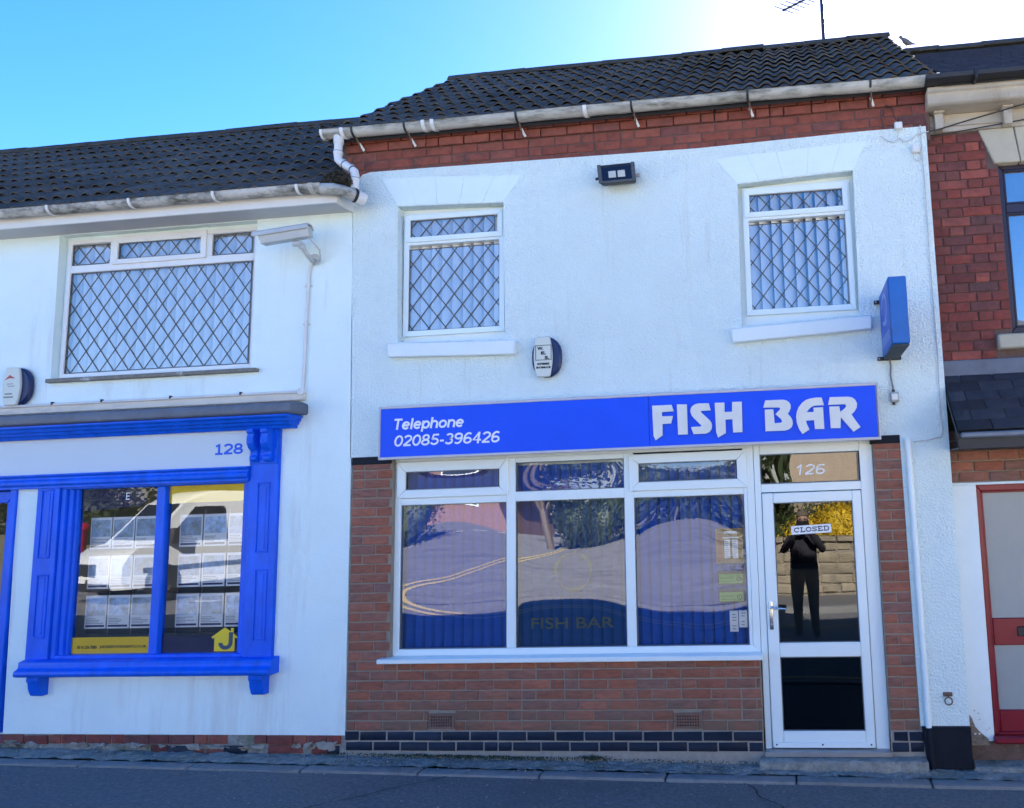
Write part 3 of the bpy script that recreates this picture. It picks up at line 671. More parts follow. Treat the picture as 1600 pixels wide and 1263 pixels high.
pane('lower_panel', 3.372, 3.978, .132, .666, Y+.015, G_dark, dr, bow=.0006, seed=23)
box('panel_backing', (3.372, 3.978, Y+.02, Y+.03, .132, .666), M_ink, dr, 0)
mb = MB().box(3.305, 4.035, Y-.022, Y-.011, .022, .062).build('weather_bar', M_pvc, dr, .003)
for xx in (3.325, 3.66, 4.01): MB().lathe([(0, -.003), (.006, -.002), (.007, 0)], (xx, Y-.022, .045), 'y', 8).build('screw', M_black, dr)
box('threshold', (3.235, 4.150, -.03, .12, -.024, .013), M_steel, dr, .004)
hd = MB().box(3.311, 3.339, Y-.020, Y-.012, .865, 1.075).mesh('handle_plate', .006, 2); link('handle_plate', hd, M_chrome, dr)
tube('handle_lever', [(3.325, Y-.018, 1.030), (3.325, Y-.060, 1.030), (3.335, Y-.066, 1.030), (3.44, Y-.066, 1.022)], .009, M_chrome, dr, 10)
MB().lathe([(0, -.004), (.008, -.004), (.009, 0)], (3.325, Y-.020, .905), 'y', 12).build('lock_cylinder', M_steel, dr)
stroke_text('house_number', '126', 3.545, 3.775, 2.011, .080, Y+.0185, M_white, dr, sw=.15, shear=.2, depth=.0008)
box('door_step', (3.20, 4.39, -.11, .10, -.15, -.026), M_concrete, FB, .012)

# interior shell
box('interior_floor', (-.03, 4.7, .26, 4.6, -.3, -.02), M_room, FB, 0); box('first_floor', (-.03, 4.7, .26, 4.6, 2.55, 2.75), M_room, FB, 0)
box('back_wall', (-.3, 4.9, 4.6, 4.8, -.3, 5.0), M_oldbrick, FB, 0); box('party_wall', (-.06, -.035, .26, 4.6, -.3, 5.2), M_roomlight, FB, 0); box('party_wall', (4.69, 4.71, .23, 4.6, -.3, 5.2), M_roomlight, FB, 0)
box('shop_counter', (.8, 4.2, 2.6, 3.2, -.02, 1.05), M_roomlight, FB, .01)

# blue blinds downstairs
blind('vertical_blind', 'blue vertical blind behind the left pane of the shop window', .34, 1.27, .74, 2.20, .16, M_blindblue, .0815, .60, 'blue blinds in the shop window', jit=.05, seed=1)
blind('vertical_blind', 'blue vertical blind behind the middle pane with the etched fish ring', 1.315, 2.23, .74, 2.20, .16, M_blindblue, .0815, .60, 'blue blinds in the shop window', jit=.05, seed=2)
blind('vertical_blind', 'blue vertical blind behind the right pane with the paper notices', 2.275, 3.19, .74, 2.20, .16, M_blindblue, .0815, .60, 'blue blinds in the shop window', jit=.05, seed=3)

# roof
EAVE, RIDGE = (-.10, 5.040), (2.30, 6.855)
rf = roof_deck('roof', FB, -.27, 4.79, (EAVE[0]+.02, EAVE[1]-.01), (RIDGE[0], RIDGE[1]-.01), 4.9, M_black)
tile_roof(rf, -.30, 4.82, EAVE, RIDGE)
ridge_tiles(rf, -.30, 4.82, RIDGE[0], RIDGE[1]+.068, M_ridge)
for xa, xb in ((-.296, -.255), (4.775, 4.816)):
    th_ = math.atan2(RIDGE[1]-EAVE[1], RIDGE[0]-EAVE[0]); ny, nz_ = -sin(th_)*.034, cos(th_)*.034
    MB().sweepx([(EAVE[0]+.03, EAVE[1]-.02), (RIDGE[0], RIDGE[1]-.02), (RIDGE[0]+ny, RIDGE[1]+nz_-.01), (EAVE[0]+.03+ny, EAVE[1]+nz_-.01)], xa, xb).build('verge_mortar', M_mortar_d, rf)
MB().add([(-.20, .02, 4.6), (-.20, 4.5, 4.6), (-.20, 4.5, 5.1), (-.20, 2.3, 6.77), (-.20, .02, 5.05), (-.12, .02, 4.6), (-.12, 4.5, 4.6), (-.12, 4.5, 5.1), (-.12, 2.3, 6.77), (-.12, .02, 5.05)],
         [(0, 1, 2, 3, 4), (5, 6, 7, 8, 9), (0, 4, 9, 5), (4, 3, 8, 9), (3, 2, 7, 8), (2, 1, 6, 7), (1, 0, 5, 6)]).build('gable_wall', M_eaves, FB)
# gutter, brackets, swan-neck
gu = gutter(FB, -.29, 4.805, -.125, 5.045, .058, M_gutter, sag=.012)
half_collar('gutter_end_cap', -.285, .02, -.125, 5.045, .064, M_gutter_c, gu); half_collar('gutter_end_cap', 4.80, .022, -.125, 5.045, .066, M_gutter_c, gu)
for xx, wd in ((-.10, .03), (.62, .03), (.70, .03), (2.0, .03)): half_collar('gutter_union', xx, wd, -.125, 5.045, .066, M_gutter_c, gu)
tube('gutter_spout', [(-.155, -.125, 5.03), (-.155, -.125, 4.945)], .042, M_gutter_c, gu, 14)
for xx in (-.01, .455, 1.42, 2.385, 3.325, 4.285):
    half_collar('gutter_clip', xx, .018, -.125, 5.045, .0645, M_black, gu)
    tube('gutter_bracket', [(xx+.01, -.125, 4.985), (xx+.012, -.06, 4.93), (xx+.02, .0, 4.90)], .007, M_rust, gu, 6)
    tube('bracket_spike', [(xx+.008, -.075, 4.955), (xx+.03, -.03, 4.905)], .011, M_gutter_c, gu, 6)
sn = MB().tube([(-.155, -.125, 4.96), (-.158, -.125, 4.835), (-.150, -.128, 4.795), (-.125, -.135, 4.77), (-.02, -.16, 4.695), (.02, -.17, 4.66), (.032, -.175, 4.62), (.034, -.18, 4.50)], .034, 14).build('downpipe', M_gutter_c, FB)
for c_, t_ in (((-.156, -.125, 4.855), (0, 0, 1)), ((-.09, -.143, 4.745), (.78, -.2, -.56)), ((-.005, -.164, 4.685), (.78, -.2, -.56)), ((.033, -.178, 4.58), (0, 0, 1)), ((-.155, -.125, 4.945), (0, 0, 1))):
    v = Vector(t_).normalized()*.011; c_ = Vector(c_); tube('pipe_collar', [c_-v, c_+v], .039, M_gutter_c, sn, 14); tube('pipe_seal', [c_+v, c_+v*1.4], .0385, M_black, sn, 14)
# boxed pipe down the pier
tube('waste_pipe', [(4.405, -.022, 2.235), (4.417, -.022, .18)], .022, M_smooth, FB, 12)
tube('waste_pipe', [(4.417, -.030, .18), (4.424, -.036, -.10)], .024, M_blackpaint, FB, 12)
tube('pipe_cap', [(4.405, -.022, 2.16), (4.405, -.022, 2.245)], .027, M_smooth, FB, 12)
# ================================================================== estate agency next door (left)
EA = thing('estate_agency_building', 'white painted shop with wide leaded upstairs window and low dark tiled roof', 'building')
hw = [(-2.865, 4.372), (-2.850, 3.072), (-.965, 3.072), (-.965, 4.372)]
hs = rect(-2.66, -.90, .70, 2.20); hd_ = [(-4.05, 2.17), (-4.05, .02), (-3.035, .02), (-3.085, 2.17)]
outer = [(-9, .135), (-3.034, .130), (-.040, .118), (-.048, 2.25), (-.062, 3.0), (-.092, 4.40), (-9, 4.40)]
hd2 = [(-4.05, 2.17), (-4.05, .145), (-3.038, .135), (-3.085, 2.17)]
link('rendered_wall', sheet_with_holes(outer, [hw, hs, hd2], 0, .22), M_render2, EA)
bb = MB().box(-9, -.045, .012, .25, -.15, .14).build('brick_base', M_concrete, EA)
x = -4.2
while x < -.12:
    wd = random.choice((.105, .105, .215, .16))
    if random.random() < .95 and not (-1.05 < x < -.98): brick(bb, x, .052+random.uniform(-.004, .004), wd, .066, M_eaves if random.random() < .35 else M_oldbrick, y=random.uniform(-.006, .006))
    if random.random() < .6 and x > -1.8: brick(bb, x+random.uniform(-.03, .03), -.020+random.uniform(-.01, .005), wd*.9, .062, random.choice((M_oldbrick, M_blue_brick, M_oldbrick)), y=random.uniform(-.004, .012))
    x += wd+.010
# rubble where the render has broken away
for k in range(46):
    x = random.uniform(-1.6, -.06) if k < 30 else random.uniform(-3.1, -1.6); s = random.uniform(.018, .05)
    mb = MB(); pts = [(random.uniform(-1, 1), random.uniform(-1, 1), random.uniform(-1, 1)) for _ in range(9)]
    bm = bmesh.new()
    for p in pts: bm.verts.new((x+p[0]*s*1.5, -.005+p[1]*s*.35, g(x)+.03+random.uniform(0, .05)*(x > -.5)+p[2]*s*.55))
    r_ = bmesh.ops.convex_hull(bm, input=bm.verts[:]); me = bpy.data.meshes.new('rubble_stone'); bm.to_mesh(me); bm.free()
    link('rubble_stone', me, random.choice((M_concrete, M_plaster, M_mortar_l)), bb)
# upstairs window
w_ = empty('window'); w_.parent = EA; y = .05
mb = MB(); frame_ring(mb, -2.825, -.985, 3.088, 4.338, .038, y, y+.07); bars(mb, [(-2.787, -1.023, 4.036, 4.104), (-2.412, -2.372, 4.104, 4.300), (-1.476, -1.424, 4.104, 4.300)], y+.002, y+.07); mb.build('frame', M_pvc2, w_, .004)
mb = MB(); frame_ring(mb, -2.376, -1.472, 4.085, 4.342, .054, y-.014, y+.02, wt=.066, wb=.046); mb.build('opening_sash', M_pvc2, w_, .004)
for (a, b, c, d), yy in (((-2.787, -1.046, 3.130, 4.032), y+.02), ((-2.788, -2.414, 4.110, 4.292), y+.02), ((-2.318, -1.524, 4.132, 4.275), y+.004), ((-1.420, -1.052, 4.108, 4.295), y+.02)):
    pane('pane', a-.004, b+.02, c-.004, d+.004, yy, G_up, w_, bow=.0018, seed=int(a*10), n=16)
    mb = MB(); frame_ring(mb, a-.001, b+.001, c-.001, d+.001, .006, yy-.010, yy-.002); mb.build('gasket', M_groove, w_)
    lattice(w_, a, b, c, d, yy-.001, .142, .192 if c < 4 else .165, M_leadstrip, w=.0065, ox=a+.05, oz=c)
prism('window_sill', [(-2.85, 3.072), (-2.85, 3.038), (-.89, 3.038), (-.89, 3.068)], -.05, .06, mat('grey_weathered_timber', (.20, .19, .16), .9, var=.3, vscale=20, dirt=((.75, .75, .74), .9, 6, .58)), EA, .004)
mb = MB(); frame_ring(mb, -2.90, -.93, 3.0, 4.42, .075, .075, .2, wb=.09, wt=.08); mb.build('reveal_lining', M_render2, EA)
blind('vertical_blind', 'wide pale vertical blind behind the leaded window left of the camera', -2.86, -.98, 3.05, 4.36, .160, M_blindpale, .092, .82, 'pale blinds upstairs', jit=.16, seed=12)
# interior shell
box('interior_floor', (-9, -.07, .26, 4.3, -.3, .05), M_roomlight, EA, 0); box('first_floor', (-9, -.07, .26, 4.3, 2.5, 2.7), M_roomlight, EA, 0); box('back_wall', (-9, -.07, 4.3, 4.5, -.3, 4.5), M_roomlight, EA, 0)
box('partition', (-9, -.07, 1.6, 1.7, -.3, 2.5), M_roomlight, EA, 0); box('party_wall', (-.085, -.067, .23, 4.3, -.3, 4.4), M_roomlight, EA, 0)
# eaves and roof
E2, R2 = (-.27, 4.495), (2.05, 6.300)
box('soffit', (-9, -.10, -.222, .0, 4.378, 4.398), M_soffit, EA, .002)
box('fascia', (-9, -.075, -.245, -.223, 4.372, 4.478), M_fascia, EA, .004)
prism('eaves_box_end', [(-.098, 4.37), (-.074, 4.37), (-.072, 4.48), (-.098, 4.48)], -.222, .0, M_fascia, EA, .003)
rf2 = roof_deck('roof', EA, -9, -.20, (E2[0]+.03, E2[1]-.01), (R2[0], R2[1]-.01), 4.5, M_black)
tile_roof(rf2, -6.46, -.28, E2, R2)
ridge_tiles(rf2, -6.46, -.28, R2[0], R2[1]+.07, M_ridge)
gu2 = gutter(EA, -6.4, -.16, -.305, 4.495, .056, mat('grimy_gutter', (.52, .51, .47), .6, var=.15, vscale=6, dirt=((.06, .06, .045), .9, 7, .44, (.5, 1, 1)), dirt2=((.20, .19, .15), .5, 30, .55)), sag=.008)
for xx in (-2.62, -1.86, -1.10, -.36): half_collar('gutter_clip', xx, .022, -.305, 4.495, .064, M_gutter_c, gu2)
half_collar('gutter_union', -.24, .04, -.305, 4.495, .065, M_gutter, gu2)
el = MB().tube([(-.17, -.305, 4.465), (-.08, -.30, 4.462), (-.01, -.27, 4.45), (.04, -.22, 4.435), (.075, -.17, 4.425)], .05, 14).build('gutter_elbow', M_gutter, gu2)
tube('elbow_socket', [(.06, -.20, 4.43), (.095, -.14, 4.42)], .056, M_gutter_c, gu2, 14); tube('elbow_seal', [(.05, -.21, 4.433), (.062, -.195, 4.43)], .058, M_black, gu2, 14)
# moss heap in the valley
def blob(name, c, s, m, parent, n=500, leaf=.012):
    vs = []; fs = []
    for k in range(n):
        d = Vector((random.gauss(0, 1), random.gauss(0, 1), random.gauss(0, 1))).normalized()*random.random()**.3
        p = Vector((c[0]+d.x*s[0], c[1]+d.y*s[1], c[2]+abs(d.z)*s[2])); a = Vector((random.gauss(0, 1), random.gauss(0, 1), random.gauss(0, 1))).normalized()*leaf; b = a.orthogonal().normalized()*leaf*.6
        i = len(vs); vs += [p-a, p+b, p+a, p-b]; fs.append((i, i+1, i+2, i+3))
    return MB().add(vs, fs).build(name, m, parent, recalc=False)
M_moss = mat('moss', (.050, .055, .020), .95, var=.4, vscale=40)
M_moss2 = mat('dead_moss', (.045, .040, .028), .95, var=.4, vscale=40)
mo = blob('moss_clump', (-.09, -.22, 4.52), (.13, .10, .13), M_moss2, None, 1500, .013); mo['kind'] = 'stuff'; mo['label'] = 'dark moss heaped at the end of the lower gutter'
mo = None
vs = []; fs = []
for k in range(1500):
    x = random.gauss(1.0, .45) if k < 900 else random.uniform(-.3, 3.3)
    if k > 1300: x = random.gauss(1.95, .06)
    d = abs(random.gauss(0, .03)); p = Vector((x, -.012-d, g(x)+.002+random.random()*.012+(.02 if k > 1300 else 0)*random.random())); a = Vector((random.gauss(0, 1), random.gauss(0, 1), abs(random.gauss(0, 1)))).normalized()*random.uniform(.006, .014); b = a.orthogonal().normalized()*.005
    i = len(vs); vs += [p-a*.3, p+b, p+a, p-b]; fs.append((i, i+1, i+2, i+3))
mm = MB().add(vs, fs).build('moss', M_moss, None, recalc=False); mm['kind'] = 'stuff'; mm['label'] = 'green moss along the foot of the blue brick plinth'

# ------------------------------------------------------------------ blue timber shopfront of the agency
SF = thing('timber_shopfront', 'bright blue timber shopfront with panelled pilasters and pale fascia numbered 128', 'shopfront')
YF = -.03
def pilaster(x0, x1, z0, z1, panels):
    p = empty('pilaster'); p.parent = SF
    MB().box(x0, x1, YF, .02, z0, z1).build('pilaster_board', M_bluepaint, p, .004)
    for (a, b, c, d) in panels:
        mb = MB(); frame_ring(mb, a, b, c, d, .012, YF-.009, YF+.003); mb.build('panel_moulding', M_bluepaint, p, .003)
        MB().box(a+.03, b-.03, YF-.004, YF+.002, c+.03, d-.03).build('panel_field', M_bluepaint, p, .003)
pilaster(-2.858, -2.648, .705, 2.215, [(-2.812, -2.700, 1.545, 2.118), (-2.800, -2.690, .895, 1.412)])
pilaster(-.912, -.660, .705, 2.545, [(-.838, -.728, 1.540, 2.110), (-.830, -.722, .848, 1.410)])
# stepped window frame
mb = MB()
frame_ring(mb, -2.646, -.914, .705, 2.135, .045, -.012, .05, wt=.02); mb.build('frame', M_bluepaint, SF, .004)
mb = MB(); frame_ring(mb, -2.602, -.944, .705, 2.130, .05, .010, .08, wt=.02, wb=.02); mb.build('frame_step', M_bluepaint, SF, .006)
mb = MB(); frame_ring(mb, -2.556, -.958, .705, 2.126, .035, .028, .09, wt=.014, wb=.02); mb.build('frame_step', M_bluepaint, SF, .006)
box('mullion', (-1.792, -1.700, .018, .09, .722, 2.114), M_bluepaint, SF, .010)
pane('pane', -2.523, -1.79, .722, 2.116, .055, G_est, SF, bow=.0006, seed=31)
pane('pane', -1.702, -.99, .722, 2.116, .055, G_est, SF, bow=.0006, seed=32)
# fascia, mouldings, cornice
box('fascia_board', (-6, -.915, -.034, .02, 2.236, 2.56), M_paleblue, SF, .003)
stroke_text('house_number', ('slab1', '2', '8'), -1.240, -.985, 2.352, .088, -.034, M_bluepaint, SF, sw=.19, depth=.003)
MB().sweepx([(.0, 2.128), (-.045, 2.128), (-.045, 2.150), (-.062, 2.160), (-.062, 2.195), (-.052, 2.200), (-.052, 2.222), (-.075, 2.232), (-.075, 2.246), (.0, 2.250)], -6, -.914).build('lower_moulding', M_bluepaint, SF, .003)
prof = [(.0, 2.545), (-.085, 2.545), (-.090, 2.572), (-.125, 2.576), (-.128, 2.598), (-.160, 2.602), (-.164, 2.626), (-.195, 2.630), (-.198, 2.650), (.0, 2.652)]
def mitred(prof, x0, xe):    # sweep whose right end returns to the wall at 45 degrees
    n = len(prof); vs = [(x0, y, z) for y, z in prof] + [(xe-y*.85, y, z) for y, z in prof]
    return MB().add(vs, [(i, (i+1) % n, (i+1) % n+n, i+n) for i in range(n)] + [tuple(range(n)), tuple(range(2*n-1, n-1, -1))])
def with_return(prof, x0, xe):   # add the short return face
    mb = MB(); n = len(prof); ext = lambda y: xe-y
    vs = [(x0, y, z) for y, z in prof] + [(xe-y*.40, y, z) for y, z in prof] + [(xe-y*.40, .02, z) for y, z in prof]
    fs = [(i, (i+1) % n, (i+1) % n+n, i+n) for i in range(n)] + [(i+n, (i+1) % n+n, (i+1) % n+2*n, i+2*n) for i in range(n)] + [tuple(range(n)), tuple(2*n+i for i in range(n))]
    return mb.add(vs, fs)
with_return(prof, -6, -.560).build('cornice', M_bluepaint, SF, .003)
with_return([(.0, 2.653), (-.205, 2.653), (-.225, 2.665), (-.225, 2.732), (-.20, 2.745), (.0, 2.775)], -6, -.527).build('lead_capping', M_lead, SF, .006)
box('timber_band', (-6, -.455, -.030, .01, 2.776, 2.838), mat('weathered_cream_paint', (.66, .62, .54), .7, var=.1, vscale=4, dirt=((.35, .32, .28), .6, 6, .56, (.4, 1, 2))), SF, .006)
for (a, b) in ((-.884, -.826), (-.764, -.700)):
    pr = [(-.02, 2.545), (-.135, 2.545), (-.135, 2.515), (-.118, 2.505), (-.128, 2.47), (-.128, 2.43), (-.105, 2.39), (-.075, 2.365), (-.068, 2.335), (-.085, 2.322), (-.085, 2.296), (-.060, 2.275), (-.02, 2.272)]
    cb = MB().sweepx(pr, a, b).build('console', M_bluepaint, SF, .004)
box('console_backing', (-.905, -.665, -.045, -.02, 2.262, 2.55), M_bluepaint, SF, .004)
# sill and corbels
MB().sweepx([(.03, .596), (-.10, .596), (-.128, .606), (-.136, .628), (-.128, .650), (-.105, .660), (-.095, .672), (-.095, .712), (-.060, .724), (.03, .728)], -2.845, -.612).build('sill', M_bluepaint, SF, .004)
for (a, b) in ((-2.756, -2.650), (-.804, -.692)):
    MB().sweepx([(.01, .597), (-.10, .597), (-.10, .560), (-.088, .552), (-.080, .50), (-.062, .455), (-.050, .438), (.01, .438)], a, b).build('corbel', M_bluepaint, SF, .004)
# window graphics
M_navy = mat('navy_vinyl', (.012, .012, .085), .5, var=.03); M_gold = mat('gold_vinyl', (.80, .58, .012), .5, var=.04)
yv = .0565
prism('vinyl_band', [(-2.522, 2.112), (-2.522, 1.950), (-2.46, 1.925), (-1.96, 1.955), (-1.90, 2.005), (-1.945, 2.035), (-1.93, 2.060), (-2.02, 2.112)], yv, yv+.001, M_navy, SF)
prism('vinyl_band', rect(-2.522, -1.792, .724, .880), yv, yv+.001, M_gold, SF); prism('vinyl_band', rect(-1.700, -.992, 1.966, 2.114), yv, yv+.001, M_gold, SF); prism('vinyl_band', rect(-1.700, -.992, .724, .882), yv, yv+.001, M_navy, SF)
text('telephone_lettering', '0116 236 7000', -2.468, -2.290, .787, .813, yv-.001, M_ink, SF, weight=.02, depth=.0006)
text('web_lettering', 'JUDGEESTATEAGENTS.CO.UK', -2.262, -1.835, .787, .813, yv-.001, M_ink, SF, weight=.02, depth=.0006)
prism('house_logo', [(-1.256, .868), (-1.139, .944), (-1.085, .910), (-1.085, .938), (-1.060, .938), (-1.060, .894), (-1.022, .868), (-1.034, .855), (-1.048, .864), (-1.048, .755), (-1.228, .755), (-1.228, .864), (-1.244, .855)], yv-.002, yv-.0005, M_gold, SF)
jl = []
for i in range(13): a = pi+i/12*pi; jl.append((-1.128+.062*cos(a), .822+.055*sin(a)))
jl += [(-1.066, .905), (-1.100, .905)]
for i in range(13): a = 2*pi-i/12*pi; jl.append((-1.128+.028*cos(a), .822+.024*sin(a)))
prism('logo_letter', jl, yv-.0035, yv-.0022, mat('logo_slate_blue', (.03, .06, .10), .5), SF)
text('window_lettering', 'E', -2.105, -2.070, 2.010, 2.070, yv-.001, M_white, SF, depth=.0006)
# property cards hung in three rows
M_card = mat('card_white', (.90, .90, .90), .5, var=.02)
M_photo = mat('card_photo', (.42, .55, .72), .5, var=.5, vscale=14, rnd=.3, dirt=((.22, .24, .12), .8, 9, .5), dirt2=((.30, .17, .11), .8, 13, .55))
rows = [(1.598, 1.866, 'top'), (1.264, 1.540, 'middle'), (.935, 1.209, 'bottom')]
colsL = [(-2.512, -2.312), (-2.302, -2.096), (-2.086, -1.884)]; colsR = [(-1.672, -1.462), (-1.450, -1.238), (-1.224, -1.014)]
ordn = ['first', 'second', 'third']
for side, cols in (('left', colsL), ('right', colsR)):
    for z0, z1, rn in rows:
        for k, (a, b) in enumerate(cols):
            t = thing('property_card', f'{rn}-row property card, {ordn[k]} from the left in the {side} pane of the blue shopfront', 'card', 'property cards in the agency window')
            box('sheet', (a, b, .150, .154, z0, z1), M_card, t, 0)
            h = z1-z0; zc = z0+h*random.uniform(.34, .42)
            box('photograph', (a+.012, b-.012, .148, .1498, zc, z1-.022), M_photo, t, 0)
            box('caption', (a+.014, b-.014, .1485, .1498, z0+.014, z0+.030), M_navy, t, 0)
            mb = MB()
            for q in range(4): mb.box(a+.014, a+.014+random.uniform(.08, .165), .1487, .1498, z0+.040+q*.013, z0+.0455+q*.013)
            mb.build('text_lines', mat('grey_print', (.35, .36, .38), .6), t)
            tube('hanging_wire', [(a+.006, .156, z0-.05), (a+.006, .156, z1+.04)], .0015, M_steel, t, 4)
mb = thing('display_shelf', 'dark timber rail running behind the property cards', 'rail'); box('rail', (-2.53, -.95, .17, .19, 1.215, 1.258), M_room, mb, .003); box('rail', (-2.53, -.95, .17, .19, .885, .925), M_room, mb, .003)
# neighbouring entrance of the agency
DA = empty('entrance_door'); DA.parent = EA
mb = MB(); frame_ring(mb, -4.06, -3.072, .02, 2.172, .06, -.02, .08, wb=.03, wt=.045)
mb.build('door_frame', M_bluepaint, DA, .005)
mb = MB(); frame_ring(mb, -4.0, -3.11, .05, 2.118, .085, .02, .06, wt=.10, wb=.2); mb.build('door_leaf', M_bluepaint, DA, .006)
pane('pane', -3.92, -3.19, .25, 2.02, .045, G_est, DA, bow=.0006, seed=40)

# ================================================================== brick house on the right
BH = thing('brick_house', 'dark red brick house with stone cornice and red door at the right edge', 'building')
YB = .10
bw = link('brick_wall', sheet_with_holes(rect(4.715, 9, 2.84, 4.76), [rect(5.266, 6.255, 3.03, 4.41)], YB+.012, .3), M_mortar_d, BH)
lay(bw, 4.722, 5.95, 2.838, 24, M_oldbrick, y=YB, bond='flemish', ch=.0765, jt=.008, holes=[(5.266, 9, 3.03, 4.408), (5.15, 9, 2.89, 3.03), (5.18, 9, 4.40, 4.80)])
bs = MB().box(4.715, 9, YB+.012, YB+.3, 1.90, 2.30).build('brick_band', M_mortar, BH)
lay(bs, 4.722, 6.0, 1.912, 5, M_brick, y=YB, off=.06, ch=.078)
# stone head, sill, cornice
V = [[(5.134, 4.686), (5.238, 4.402), (5.434, 4.401), (5.402, 4.689)], [(5.410, 4.689), (5.441, 4.401), (5.62, 4.401), (5.62, 4.690)], [(5.628, 4.690), (5.628, 4.401), (5.80, 4.401), (5.85, 4.690)]]
for p in V: prism('lintel_stone', p, YB-.012, YB+.1, M_stonelint, BH, .006)
box('window_sill', (5.142, 6.2, YB-.06, YB+.12, 2.907, 3.024), M_stonelint, BH, .012)
box('frieze', (4.76, 9, YB-.02, YB+.2, 4.690, 4.835), M_stonec, BH, .004); box('frieze_bead', (4.76, 9, YB-.035, YB-.02, 4.728, 4.745), M_stonec, BH, .004)
for xx in (4.79, 5.315, 5.84, 6.36):
    MB().box(xx, xx+.065, YB-.09, YB-.022, 4.685, 4.815).box(xx-.008, xx+.075, YB-.11, YB-.022, 4.815, 4.834).build('modillion', M_stonec, BH, .004)
MB().sweepx([(YB+.05, 4.836), (-.075, 4.836), (-.10, 4.850), (-.105, 4.925), (-.13, 4.930), (-.13, 4.968), (YB+.05, 4.970)], 4.722, 9).build('cornice', M_stonec, BH, .004)
gu3 = MB().sweepx([(-.13, 4.972), (-.20, 4.972), (-.225, 4.99), (-.23, 5.02), (-.215, 5.02), (-.13, 5.0)], 4.70, 9).build('gutter', M_black, BH)
for xx in (5.06, 5.52, 5.98): box('gutter_clip', (xx, xx+.022, -.24, -.13, 4.955, 5.03), M_black, gu3, .003)
# window
w_ = empty('window'); w_.parent = BH; y = YB+.06
mb = MB(); frame_ring(mb, 5.268, 6.25, 3.045, 4.412, .046, y, y+.07); bars(mb, [(5.314, 6.204, 4.010, 4.085)], y+.002, y+.07); bars(mb, [(5.70, 5.76, 3.09, 4.366)], y+.003, y+.07); mb.build('frame', M_darkframe, w_, .005)
for (a, b, c, d) in ((5.314, 5.70, 4.085, 4.366), (5.314, 5.70, 3.09, 4.01), (5.76, 6.204, 3.09, 4.01), (5.76, 6.204, 4.085, 4.366)):
    mb = MB(); frame_ring(mb, a, b, c, d, .016, y+.004, y+.03); mb.build('bead', M_darkframe, w_, .003)
    pane('pane', a, b, c, d, y+.025, glass('sky_mirror_glass', (.6, .65, .7), .30), w_, bow=.0008, seed=50)
box('net_curtain', (5.28, 6.22, y+.10, y+.104, 3.06, 4.40), mat('net_curtain', (.35, .38, .42), .9), BH, 0)
# lean-to slate roof over the door
box('flashing', (4.716, 9, YB-.025, YB+.02, 2.70, 2.842), M_lead, BH, .006)
CE, CR = (-.30, 2.268), (YB, 2.715)
cr = MB().sweepx([(CE[0], CE[1]-.012), (CR[0], CR[1]-.02), (CR[0], CR[1]-.08), (CE[0], CE[1]-.06)], 4.716, 9).build('canopy_roof', M_black, BH)
th = math.atan2(CR[1]-CE[1], CR[0]-CE[0]); ln = math.hypot(CR[1]-CE[1], CR[0]-CE[0])
sm = []
for k in range(4):
    r_ = random.Random(k); me = MB().add([(0, r_.uniform(-.004, .004), 0), (.236, r_.uniform(-.004, .004), 0), (.236, .24, 0), (0, .24, 0), (0, .004, .009), (.236, .004, .009), (.236, .24, .006), (0, .24, .006)], [(0, 1, 5, 4), (1, 2, 6, 5), (3, 0, 4, 7), (4, 5, 6, 7), (3, 2, 1, 0), (2, 3, 7, 6)]).mesh('slate', .0015); me.materials.append(M_slate); sm.append(me)
for r in range(6):
    for c in range(7):
        d = r*.103; xx = 4.72+c*.242-(.121 if r % 2 else 0)
        sx = 1.
        if xx < 4.716: sx = (xx+.236-4.718)/.236; xx = 4.718
        inst('slate', sm[random.randrange(4)], cr, (xx, CE[0]+cos(th)*d-.02, CE[1]+sin(th)*d+.008), (th-.05+random.uniform(-.01, .01), 0, random.uniform(-.01, .01)), (sx, 1, 1))
box('canopy_gutter', (4.735, 9, -.34, -.29, 2.218, 2.262), mat('grey_gutter', (.16, .18, .21), .5, var=.3, vscale=9), BH, .012)
box('canopy_fascia', (4.716, 9, -.31, -.285, 2.142, 2.225), M_black, BH, .004); box('canopy_soffit', (4.716, 9, -.285, YB, 2.146, 2.158), M_black, BH, 0)
# white reveal and red door
prism('white_reveal', [(4.714, .04), (4.895, .05), (4.902, 1.90), (4.714, 1.905)], YB-.002, YB+.2, M_smooth, BH, .004)
prism('reveal_patch', [(4.728, .235), (4.745, .21), (4.765, .15), (4.80, .11), (4.852, .065), (4.86, .02), (4.72, .02)], YB-.006, YB+.01, M_plaster, BH, .003)
for k in range(26):
    x = 4.74+random.random()*.13; zz = .05+random.random()*.22
    if zz > .30-(x-4.73)*1.6+.06: continue
    prism('paint_flake', [(x+random.uniform(-.012, .012), zz+random.uniform(-.010, .010)) for _ in range(3)], YB-.009, YB-.005, random.choice((M_plaster, M_smooth, M_ink)), BH)
box('lintel_plaster', (4.714, 9, YB-.012, YB+.1, 1.888, 1.908), M_smooth, BH, .004)
box('red_door_sill', (4.885, 6.0, YB-.05, YB+.1, .040, .092), M_redpaint, BH, .012)
RD = empty('red_door'); RD.parent = BH
mb = MB(); frame_ring(mb, 4.901, 5.85, .092, 1.888, .036, YB+.01, YB+.09, wb=.02, wt=.046); mb.build('door_frame', M_redpaint, RD, .005)
mb = MB(); frame_ring(mb, 4.937, 5.81, .10, 1.842, .016, YB+.03, YB+.08); bars(mb, [(4.953, 5.80, .10, .256), (4.953, 5.80, .712, .906)], YB+.031, YB+.08); mb.build('door_leaf', M_redpaint, RD, .005)
